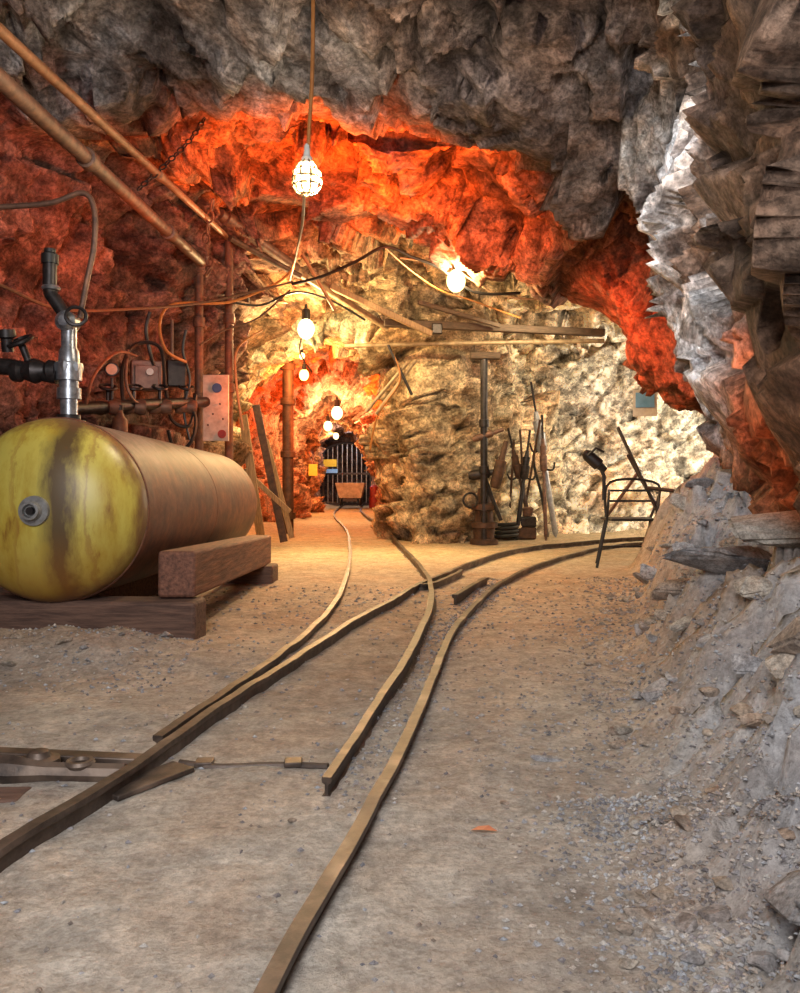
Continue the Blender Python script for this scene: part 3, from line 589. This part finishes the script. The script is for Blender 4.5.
cable([P(230,302,7.8),P(262,305,8.1),P(295,292,8.4),P(330,300,8.8),P(365,320,9.2)],.012,'black','black cable running from tall post to the tunnel lights')
cable([P(400,258,8.0),P(430,262,8.0),P(450,266,8.1),P(500,295,8.4),P(560,300,8.6)],.008,'wcable','pale thin wire strung past the bare bulb')
cable([P(385,248,7.8),P(410,270,8.1),P(440,290,8.4),P(470,300,8.8),P(520,318,9.3)],.009,'ocable','thin orange wire sagging between draped cable and roof beam')
cable([P(313,-40,4.0),P(313,20,4.0),P(312,80,4.0),P(309,130,4.0),P(308,157,4.0)],.010,'ocable','orange-brown cord holding the caged lamp from the ceiling','cord','lamp_cord')
cable([P(304,196,4.02),P(302,225,4.3),P(296,255,5.2),P(290,280,7.0)],.008,'wcable','thin tail cord hanging below the caged lamp','cord','lamp_cord')
cable([P(392,352,9.6),P(400,380,9.6),P(378,415,9.7),P(370,450,9.8)],.014,'ocable','orange cable curling down at right side of tunnel mouth')
cable([P(304,330,9.6),P(300,352,10.6),P(312,372,11)],.01,'black','thin black wire linking the two hanging bulbs')
def chain(pts,label,mm,lr=.022):
    pts=cr(pts,10); ln=[0]
    for i in range(1,len(pts)): ln.append(ln[-1]+(pts[i]-pts[i-1]).length)
    tot=ln[-1]; step=lr*2.1*1.3; n=min(95,int(tot/step)); t=thing('chain',label,'chain',pts[0])
    for k in range(n):
        s_=k/(n)*tot; i=max(0,min(len(ln)-2,int(np.searchsorted(ln,s_))-1)); f=(s_-ln[i])/max(1e-6,ln[i+1]-ln[i]); c=pts[i].lerp(pts[i+1],f); d_=(pts[i+1]-pts[i]).normalized()
        sd=d_.cross(Vector((0,1,0))).normalized() if k%2 else Vector((0,1,0)); 
        MB().tube([c+d_*math.cos(th)*lr*1.45+sd*math.sin(th)*lr*.85 for th in [2*math.pi*w/10 for w in range(10)]],lr*.28,5,closed=True).build('link',mm,t)
chain([P(212,205,7.0),P(208,228,7.1),P(206,245,7.2),P(210,268,7.2),P(200,280,7.2)],'rusty red chain hanging beside the upright posts','rust',.036)
chain([P(140,188,5.6),P(165,165,5.8),P(190,140,6.0),P(206,116,6.2)],'dark chain slung diagonally below the ceiling at upper left','dark',.022)

# ---------------------------------------------------------------- lamps and added fill lights
def pl(loc,e_,c,r=.03,parent=None,name='bulb_light'):
    l=bpy.data.lights.new(name,'POINT'); l.energy=e_; l.color=c; l.shadow_soft_size=r
    o=bpy.data.objects.new(name,l); COL.objects.link(o)
    if parent: o.parent=parent; o.location=Vector(loc)-parent.location
    else: o.location=loc
def spot(loc,tgt,e_,c,ang=120,r=.12,blend=.8,name='unseen_spot'):
    l=bpy.data.lights.new(name,'SPOT'); l.energy=e_; l.color=c; l.shadow_soft_size=r; l.spot_size=math.radians(ang); l.spot_blend=blend
    o=bpy.data.objects.new(name,l); COL.objects.link(o); o.location=loc
    o.rotation_euler=(Vector(tgt)-Vector(loc)).to_track_quat('-Z','Y').to_euler()
def area(loc,tgt,e_,c,size,name):
    l=bpy.data.lights.new(name,'AREA'); l.energy=e_; l.color=c; l.size=size
    o=bpy.data.objects.new(name,l); COL.objects.link(o); o.location=loc; o.rotation_euler=(Vector(tgt)-Vector(loc)).to_track_quat('-Z','Y').to_euler()
M['glow']=emis('bulb_glow_warm',(1,.72,.30),2.2,True); M['glowo']=emis('bulb_glow_orange',(1,.42,.1),6,True)
cl=P(307,178,4.0)
t=thing('caged_lamp','white caged work lamp hanging by a cord in front of orange ceiling','lamp',cl)
MB().ball(cl+Vector((0,0,-.005)),.058,18,(1,1,1.2)).build('bulb','glow',t)
cg=MB()
for k in range(9):
    a_=k*math.pi/4.5+.2
    prof=[(v.x,v.y) for v in cr([(.025,.085,0),(.045,.065,0),(.066,.03,0),(.074,-.005,0),(.070,-.04,0),(.048,-.074,0),(.012,-.088,0)],3)]
    cg.tube([cl+Vector((math.cos(a_)*r_,math.sin(a_)*r_,z_)) for r_,z_ in prof],.0045,5)
for z_,r_ in ((.03,.068),(-.005,.074),(-.04,.070),(-.08,.03)): cg.torus(cl+Vector((0,0,z_)),(0,0,1),r_,.0045,24,5)
cg.build('cage','cage',t)
MB().lathe(cl+Vector((0,0,.07)),(0,0,1),[(0,.03),(.03,.028),(.04,.018),(.09,.014),(.10,.008)],14).build('socket','white',t)
pl(cl,85,(1,.84,.60),.012,t)
def bulb(px,py,Y,r,label,e_,c,m='glow'):
    b_=P(px,py,Y); t=thing('light_bulb',label,'light bulb',b_)
    MB().ball(b_,r,14,(1,1,1.2)).build('bulb',m,t)
    MB().lathe(b_+Vector((0,0,r*1.05)),(0,0,1),[(0,r*.5),(r*1.2,r*.45),(r*1.3,r*.2),(r*1.8,r*.15)],10).build('socket','black',t)
    pl(b_,e_,c,r*.6,t)
YEL=(1,.72,.33)
bulb(456,281,8.0,.095,'bright bare bulb under the arch near right side cables',100,(1,.78,.42))
bulb(306,329,9.2,.10,'bright bulb hanging over the left tunnel approach',150,YEL)
bulb(304,375,11.6,.07,'orange bulb hanging just inside the tunnel mouth',70,(1,.30,.06),'glowo')
bulb(302,356,11.0,.04,'small dim bulb between the two hanging bulbs at tunnel mouth',8,YEL)
bulb(337,413,15.2,.11,'white bulb deeper inside the tunnel',150,(1,.76,.40))
bulb(328,426,18.5,.10,'yellow bulb beyond the white bulb along the tunnel',130,(1,.60,.2))
bulb(336,436,22.0,.08,'small bulb furthest along the tunnel near the gate',45,(1,.70,.3))

ORG=(1,.16,.02); 
spot((-.65,5.75,2.2),(-.5,6.5,3.6),560,ORG,120,.07,1.0)  # unseen spots with no fixture, throwing orange on ceiling, left wall and jamb
spot((.2,6.0,2.5),(.5,6.9,3.4),130,ORG,120,.10)
spot((-1.2,5.6,2.0),(-2.6,5.9,2.4),100,(1,.14,.025),110,.10,1.0)
spot((-1.25,7.3,1.6),(-2.2,7.4,1.8),26,(1,.18,.035),150,.1)
spot((1.2,6.7,1.9),(2.4,7.1,2.0),110,(1,.13,.025),120,.08,1.0)
spot((.7,2.7,1.1),(1.9,3.3,1.05),45,(1,.26,.09),66,.06,1.0)  # added spot without fixture, orange onto the low right wall
spot((.0,2.7,2.6),(1.45,4.0,1.95),190,(.88,.94,1),60,.06)  # added cool spot without fixture, whitens the right overhang
pl((3.9,9.3,2.7),760,(1,.88,.62),.10,name='chamber_fill')  # unseen fill hidden behind the arch, added to brighten the pale chamber
pl((4.8,10.8,1.9),170,(1,.94,.78),.1,name='chamber_fill')  # extra hidden fill for the far right of the chamber
spot((1.5,8.6,2.7),(1.4,11.8,1.5),130,(1,.82,.5),105,.06,1.0,name='pillar_fill')  # unseen spot added to lift the pillar out of shadow
spot((-.3,9.0,2.9),(-.2,7.4,0),560,(1,.70,.31),100,.1,1.0,name='track_fill')  # unseen spot added to brighten the floor along the rails
spot((-1.0,12.4,1.9),(-1.1,14.5,2.9),480,(1,.12,.015),150,.08,name='tunnel_fill')  # tunnel fills have no fixture; added to redden the rock inside
spot((-1.0,12.0,1.6),(-2.4,12.4,1.7),60,(1,.16,.03),150,.1,name='tunnel_fill')
pl((-1.25,19.3,2.35),90,(1,.22,.05),.06,name='tunnel_fill')
pl((-1.5,23.6,1.9),40,(.75,.85,1),.05,name='tunnel_fill')  # cool point without a bulb, added to light the gate end
area((-.5,-.9,2.6),(-.2,4.0,.2),122,(.98,.96,.94),.9,'foreground_fill')  # area fill added behind the camera for the foreground
area((-.3,-1.2,1.4),(-.2,4.8,3.4),50,(.92,.94,1),.45,'ceiling_fill')  # second added fill behind the camera, turned up at the ceiling
w=bpy.data.worlds.new('world'); SC.world=w; w.use_nodes=True; w.node_tree.nodes['Background'].inputs[0].default_value=(.6,.57,.55,1); w.node_tree.nodes['Background'].inputs[1].default_value=.15

# ---------------------------------------------------------------- tunnel end
gx0,gx1,gy=-2.4,-.9,25.0
t=thing('barred_gate','dark barred gate closing the far end of the tunnel','gate',((gx0+gx1)/2,gy,0))
fr=MB(); fr.beam((gx0,gy,0),(gx0,gy,1.6),.08,.08).beam((gx1,gy,0),(gx1,gy,1.6),.08,.08).beam((gx0,gy,.05),(gx1,gy,.05),.08,.08).beam((gx0,gy,1.0),(gx1,gy,1.0),.06,.06)
fr.tube([((gx0+gx1)/2-math.cos(a_)*.75,gy,1.6+math.sin(a_)*.35) for a_ in [math.pi*i/12 for i in range(13)]],.04,8); fr.build('frame','dark',t)
for i in range(9):
    x=gx0+(i+1)*(gx1-gx0)/10; h_=1.6+.35*math.sqrt(max(0,1-((x-(gx0+gx1)/2)/.75)**2)); MB().tube([(x,gy,0),(x,gy,h_)],.018,6).build('bar','grey',t)
t=thing('mine_cart','small pale mine cart standing on the rails before far gate','cart',(-1.38,22.5,.08))
cx,cy=-1.38,22.5; tb=MB(); vs=[]
for z,hw_,hl in ((.3,.30,.4),(.72,.40,.55),(.69,.36,.51),(.34,.26,.36)): vs+=[(cx-hw_,cy-hl,z),(cx+hw_,cy-hl,z),(cx+hw_,cy+hl,z),(cx-hw_,cy+hl,z)]
fs=[(0,3,2,1)]+[(i,(i+1)%4,4+(i+1)%4,4+i) for i in range(4)]+[(4+i,4+(i+1)%4,8+(i+1)%4,8+i) for i in range(4)]+[(8+i,8+(i+1)%4,12+(i+1)%4,12+i) for i in range(4)]+[(12,13,14,15)]
tb.add(vs,fs); tb.build('tub','board',t)
MB().box((cx,cy,.25),(.4,.9,.08)).build('frame','dark',t)
for sx in (-1,1):
    for sy in (-1,1): MB().lathe((cx+sx*.25,cy+sy*.28,.22),(sx,0,0),[(0,.15),(.03,.15),(.031,.12),(.05,.05)],16).build('wheel','dark',t)
MB().box(P(313,470,16.4),(.18,.02,.24)).build('warning_sign','yellow',bevel=.003,label='small yellow sign on left side of far tunnel',cat='sign')
MB().box(P(330,463,24.4),(.4,.02,.22)).build('notice_sign','yellow',bevel=.003,label='small yellow sign on the barred gate',cat='sign')
MB().box(P(331,471,24.4),(.4,.02,.12)).build('notice_sign','blue',bevel=.003,label='small blue sign below the yellow sign on gate',cat='sign')
MB().lathe(fz(P(374,500,22.6)),(0,0,1),[(0,.14),(.3,.14),(.32,.12),(.6,.12),(.65,.05)],16).build('fuel_drum','red',label='red drum standing right of the mine cart',cat='drum')

for i,(a_,b_,Y,wd,mm,l) in enumerate([((243,415),(262,545),9.4,.10,'woodp','pale plank leaning on left wall, closest to tall post'),((256,405),(284,542),9.6,.09,'rustd','dark brown plank leaning on the left wall beside pale plank'),((266,440),(292,538),10.0,.07,'woodp','narrow short lath leaning nearest the steel prop'),((244,470),(290,512),9.5,.06,'woodp','thin slat crossing the leaning planks diagonally')]):
    MB().beam(P(*a_,Y),P(*b_,Y),.03,wd,up=(1,0,0)).build('plank',mm,bevel=.004,label=l,cat='plank')

# ---------------------------------------------------------------- rock drills
def drill(base,top,label,mb='grey',side=1,hose=False,fat=1.0):
    base=Vector(base); top=Vector(top); d_=(top-base).normalized(); L_=(top-base).length; f=fat
    t=thing('rock_drill',label,'rock drill',base)
    MB().lathe(base,d_,[(0,.01),(.06,.035*f),(.07,.04*f),(L_*.45,.04*f),(L_*.46,.03*f),(L_*.6,.03*f)],12).build('air_leg',mb,t)
    MB().lathe(base+d_*L_*.55,d_,[(0,.05*f),(.03,.075*f),(L_*.12,.08*f),(L_*.13,.06*f),(L_*.2,.065*f),(L_*.21,.04*f),(L_*.26,.03*f)],14).build('drill_body',mb,t)
    MB().tube([base+d_*L_*.8,top],.016,8).build('drill_steel','dark',t)
    s_=d_.cross(Vector((0,1,0))).normalized()*side
    MB().tube(cr([base+d_*L_*.57,base+d_*L_*.56+s_*.12,base+d_*L_*.62+s_*.15],4),.014,8).build('handle','dark',t)
    if hose: MB().tube(cr([base+d_*L_*.6+s_*.05,base+d_*L_*.5+s_*.14,base+d_*L_*.25+s_*.10,base+s_*.12+Vector((0,0,.03))],6),.02,8).build('air_hose','black',t)
def fp(px,py): x,y=G(px,py); return Vector((x,y,floor_z(x,y)))
drill(fp(556,538),P(531,382,11.0),'tall silver grey rock drill leaning on the chamber wall','silver',hose=True,fat=1.0)
drill(fp(534,539),P(508,428,10.7),'short dark rock drill tilted left beside tall silver drill','rustd',fat=.75)
drill(fp(516,540),P(530,430,10.7),'dark rock drill crossing behind the tilted one','dark',side=-1,fat=.75)
drill(fp(546,540),P(542,415,10.8),'slim rusty drill standing upright against tall silver drill','rustb',side=-1,fat=.65)
for i,(a_,b_) in enumerate((((520,430),(527,539)),((514,440),(508,539)),((540,420),(520,538)))):
    MB().tube([P(*a_,10.7),fp(*b_)],.016,7).build('drill_rod','rustd',label=('thin drill rod standing left of crossing drills','thin drill rod standing nearest the post foot','thin drill rod slanting behind the crossing drills')[i],cat='rod')
hc=fp(506,541); cb_=MB()
cb_.tube([hc+Vector((math.cos(a_*.5)*(.15+.01*math.sin(a_)),math.sin(a_*.5)*.10,.03+.004*a_)) for a_ in range(0,50)],.022,7); cb_.build('hose_coil','black',label='black coiled air hose on the ground by post foot',cat='hose')
t=thing('tool_stack','low stack of rusty iron blocks and a round pot behind drills','tool stack',fp(525,540))
for (dx,dz,sx_,sz_,mm) in ((0,.09,.3,.16,'rustd'),(.04,.24,.22,.14,'dark'),(-.22,.07,.16,.14,'rustb')): MB().box(fp(525,540)+Vector((dx,.1,dz)),(sx_,.2,sz_),.1).build('block',mm,t,bevel=.02)
MB().lathe(fp(525,540)+Vector((.05,.08,.32)),(0,0,1),[(0,.06),(.1,.08),(.12,.05)],14).build('pot','rustb',t)
t=thing('column_jack','dark screw jack and clamp around foot of chamber post','jack',fp(484,544))
b0=fp(484,544); MB().lathe(b0,(0,0,1),[(0,.18),(.06,.18),(.07,.13),(.2,.14),(.21,.17),(.27,.17),(.28,.12),(.42,.11),(.43,.16),(.5,.16),(.52,.09),(.7,.08)],16).build('base','rustd',t)
MB().lathe(b0+Vector((-.2,-.05,.85)),(1,0,.15),[(0,.04),(.05,.065),(.25,.065),(.27,.04),(.45,.035)],12).build('clamp_arm','dark',t)
MB().tube([b0+Vector((0,-.05,.85)),b0+Vector((.1,-.1,.55)),b0+Vector((.2,-.1,.3))],.025,8).build('lever','dark',t)
MB().lathe(b0+Vector((.12,-.1,.7)),(.25,0,1),[(0,.05),(.05,.07),(.35,.07),(.36,.04),(.6,.03)],12).build('drill_head','rustd',t)
MB().lathe(b0+Vector((-.15,-.1,1.3)),(.9,0,.3),[(0,.03),(.05,.045),(.25,.045),(.26,.025),(.4,.025)],12).build('upper_clamp','rustb',t)
MB().torus(b0+Vector((-.18,-.12,.55)),(.2,-1,.1),.09,.014,18,6).build('crank_wheel','dark',t)

# ---------------------------------------------------------------- chair and rods at right
cb=fp(612,566); cx,cy,cz=cb
t=thing('metal_chair','black metal frame chair standing at the foot of right slope','chair',(cx,cy,cz))
def fl(x,y): return Vector((x,y,floor_z(x,y)))
S0=.44
c4=[Vector((cx-.10,cy-.2,0)),Vector((cx+.34,cy-.22,0)),Vector((cx+.42,cy+.2,0)),Vector((cx+.0,cy+.22,0))]
for i,p in enumerate(c4):
    foot=fl(p.x+(-.09 if i in(0,3) else -.04),p.y); MB().tube([foot,Vector((p.x,p.y,cz+S0))],.013,8).build('leg','black',t)
MB().beam(Vector((cx-.06,cy,cz+S0)),Vector((cx+.38,cy,cz+S0)),.42,.022).build('seat','black',t,bevel=.01)
bk=MB(); bk.tube(cr([c4[3]+Vector((0,0,cz+S0)),c4[3]+Vector((.06,.08,cz+.78)),c4[2]+Vector((.10,.08,cz+.76)),c4[2]+Vector((0,0,cz+S0))],6),.013,8); bk.build('back_frame','black',t)
for z_ in (.60,.70): MB().beam(c4[3]+Vector((.03,.05,cz+z_)),c4[2]+Vector((.04,.05,cz+z_)),.015,.022).build('back_slat','black',t)
MB().tube(cr([c4[0]+Vector((0,0,cz+S0)),c4[0]+Vector((.02,0,cz+.68)),c4[3]+Vector((.04,.05,cz+.70))],5),.012,8).build('armrest','black',t)
MB().tube(cr([c4[1]+Vector((0,0,cz+S0)),c4[1]+Vector((.03,0,cz+.66)),c4[2]+Vector((.08,.05,cz+.68))],5),.012,8).build('armrest','black',t)
MB().tube([c4[0]+Vector((-.05,0,cz+.2)),c4[1]+Vector((-.02,0,cz+.2))],.009,6).build('stretcher','black',t)
t=thing('air_drill','black hand drill hung over the chair back','drill',P(600,478,7.4))
MB().lathe(P(584,452,7.4),(.8,0,-.7),[(0,.03),(.04,.055),(.18,.06),(.19,.04),(.26,.03)],12).build('motor','black',t)
MB().tube([P(598,462,7.4),P(604,476,7.4),P(604,500,7.4)],.018,8).build('grip','black',t)
MB().tube([P(588,456,7.35),P(596,448,7.35),P(604,452,7.35)],.012,8).build('handle','black',t)
for a_,b_,Y0,Y1,mm,l in (((618,428),(658,512),8.2,7.6,'dark','long dark drill rod leaning over the chair, leftmost rod'),((628,455),(664,520),8.0,7.6,'dark','second drill rod leaning behind the chair'),((640,470),(604,520),8.0,7.9,'rustb','brown rod crossing behind the chair the other way'),((648,488),(674,491),7.5,7.3,'dark','short dark rod lying against the slope by the chair')):
    MB().tube([P(*a_,Y0),P(*b_,Y1)],.018,8).build('drill_rod',mm,label=l,cat='rod')
t=thing('wall_sign','small bluish white sign hung high at the right chamber wall','sign',P(645,414,10.2))
MB().box(P(645,403,10.2),(.30,.03,.34),-.2).build('panel','white',t,bevel=.004); 
MB().box(P(645,400,10.17),(.23,.02,.19),-.2).build('print','blue',t,bevel=.002)
MB().tube([P(645,388,10.2),P(645,366,10.2)],.01,6).build('hanger','dark',t)

# ---------------------------------------------------------------- stones
def stone_mesh(seed,flat=.6):
    rr=random.Random(seed); bm=bmesh.new()
    for _ in range(15):
        v=Vector((rr.gauss(0,1),rr.gauss(0,1),rr.gauss(0,1))).normalized()*rr.uniform(.8,1.1); v.z*=flat; v.x*=1.2; bm.verts.new(v)
    r_=bmesh.ops.convex_hull(bm,input=bm.verts); bmesh.ops.delete(bm,geom=[g for g in r_['geom_interior'] if isinstance(g,bmesh.types.BMVert)],context='VERTS')
    bmesh.ops.dissolve_limit(bm,angle_limit=.2,verts=bm.verts,edges=bm.edges)
    bmesh.ops.bevel(bm,geom=list(bm.edges),offset=.07,segments=2,affect='EDGES')
    me=bpy.data.meshes.new('loose_stone'); bm.to_mesh(me); bm.free()
    g_=rr.choice([(.38,.38,.40),(.34,.29,.25),(.40,.37,.33),(.29,.285,.295)])
    ca=me.color_attributes.new('tone','FLOAT_COLOR','POINT'); ca.data.foreach_set('color',list((*g_,1))*len(me.vertices))
    me.materials.append(M['stone']); return me
SM=[stone_mesh(i,R.uniform(.45,.8)) for i in range(12)]
SLAB=[stone_mesh(50+i,.45) for i in range(5)]
def stone(x,y,s,label,group=None,name='loose_stone',sc=(1,1,1),rz=None,tilt=.3,lift=.15,slab=False):
    me=R.choice(SLAB if slab else SM); o=bpy.data.objects.new(name,me); COL.objects.link(o)
    o.location=(x,y,floor_z(x,y)+s*lift*sc[2]); o.scale=(s*sc[0],s*sc[1],s*sc[2]); o.rotation_euler=(R.uniform(-tilt,tilt),R.uniform(-tilt,tilt),R.uniform(0,6) if rz is None else rz)
    o['label']=label; o['category']='stone'
    if group: o['group']=group
for _ in range(120):
    y=1.15+R.random()**1.3*4.6; x=xb(y)+R.uniform(-.12,.55)*(.5+y*.15)
    stone(x,y,R.uniform(.007,.019)*(1+.4*y),'small angular grey stone loose on the right rubble slope','loose stones on the right rubble slope')
for _ in range(28):
    y=R.uniform(1.8,6.8); x=xb(y)+R.uniform(.15,.65)
    stone(x,y,R.uniform(.06,.12)*(.6+.1*y),'flat broken ledge stone lodged in the right slope','broken ledge stones on the right slope','ledge_stone',(1.1,.9,1.1),R.uniform(-.5,.5),.5,lift=0,slab=True)
for _ in range(26):
    stone(R.uniform(-2.2,-1.05),R.uniform(3.2,3.8),R.uniform(.012,.04),'small stone in the dirt heap before the tank timbers','stones in the heap before the tank')
for _ in range(30):
    y=R.uniform(1.5,4.5); x=R.uniform(-.9,xb(y)-.05)
    stone(x,y,R.uniform(.005,.014),'small pebble lying loose on the open dirt floor','pebbles on the dirt floor')
for x,y,s,sc,rz,l in ((1.34,3.35,.21,(1.3,.8,.9),.3,'large flat slab wedged under right wall, left of the pair'),(1.50,3.0,.22,(1.3,.9,.9),-.3,'large tilted slab at right frame edge beneath the overhang'),(1.02,1.95,.15,(.7,1.2,1.1),.2,'big brown boulder at right frame edge above rubble'),(.68,1.28,.09,(.8,1.2,1.0),.5,'dark rock at the bottom right corner'),(1.25,2.7,.12,(1.2,.8,.8),.1,'grey rock block on the slope below the tilted slab'),(.42,2.28,.035,(1.6,.8,.7),.1,'flat dark stone alone right of the nearest rail'),(.62,1.75,.03,(1,1,.8),.6,'chunky brown stone on the lower rubble')):
    stone(x,y,s,l,None,'boulder' if s>.08 else 'loose_stone',sc,rz,.15,slab=s>.2)
lf=MB(); lx,ly=G(484,832); lz=floor_z(lx,ly)+.004
lf.add([(lx-.03,ly,lz),(lx-.005,ly-.012,lz+.006),(lx+.03,ly-.01,lz+.002),(lx+.012,ly+.01,lz+.007),(lx-.012,ly+.012,lz+.004)],[(0,1,3,4),(1,2,3)]); lf.build('paper_scrap','leaf',smooth=False,label='tiny orange scrap lying on the dirt right of rail',cat='scrap')
gm=[]; gf=[]; 
def bit(x,y,s):
    z=floor_z(x,y); o=len(gm); c=Vector((x,y,z+s*.2))
    base=[(1,0,0),(-1,0,0),(0,1,0),(0,-1,0),(0,0,1),(0,0,-1)]
    for b_ in base: gm.append(tuple(c+Vector((b_[0]*s*R.uniform(.6,1.3)+R.uniform(-.3,.3)*s,b_[1]*s*R.uniform(.6,1.3)+R.uniform(-.3,.3)*s,b_[2]*s*R.uniform(.4,.9)))))
    for f_ in ((0,2,4),(2,1,4),(1,3,4),(3,0,4),(2,0,5),(1,2,5),(3,1,5),(0,3,5)): gf.append(tuple(i+o for i in f_))
for _ in range(16000):
    k=R.random()
    if k<.55:
        y=1.1+R.random()**1.4*5.4; x=min(xb(y)+R.gauss(.22,.26)*(.6+.15*y),xb(y)+.7)
    elif k<.74: y=R.uniform(1.15,2.0); x=R.gauss(.58,.11)
    elif k<.81: y=R.uniform(3.0,3.9); x=R.uniform(-2.3,-.9)
    elif k<.88:
        y=R.uniform(1.9,6.5); x=float(np.interp(y,[1.7,2.25,2.78,3.76,4.4,6],[-.1,0,.1,.235,.36,.8]))+R.gauss(-.08,.06)
    else: y=R.uniform(1.2,6); x=R.uniform(-1.3,1)
    bit(x,y,R.uniform(.0012,.0058)*(1+.25*y))
me=bpy.data.meshes.new('gravel'); me.from_pydata(gm,[],gf); me.update()
tc_=[]
for i in range(len(gm)//6):
    g_=R.choice([(.38,.40,.44),(.36,.32,.29),(.46,.44,.42),(.26,.26,.29)]); tc_+= list((*g_,1))*6
ca=me.color_attributes.new('tone','FLOAT_COLOR','POINT'); ca.data.foreach_set('color',tc_); me.materials.append(M['stone'])
o=bpy.data.objects.new('gravel',me); COL.objects.link(o); o['kind']='stuff'; o['label']='fine grey gravel strewn over the dirt floor and right slope'; o['category']='gravel'
print('done')
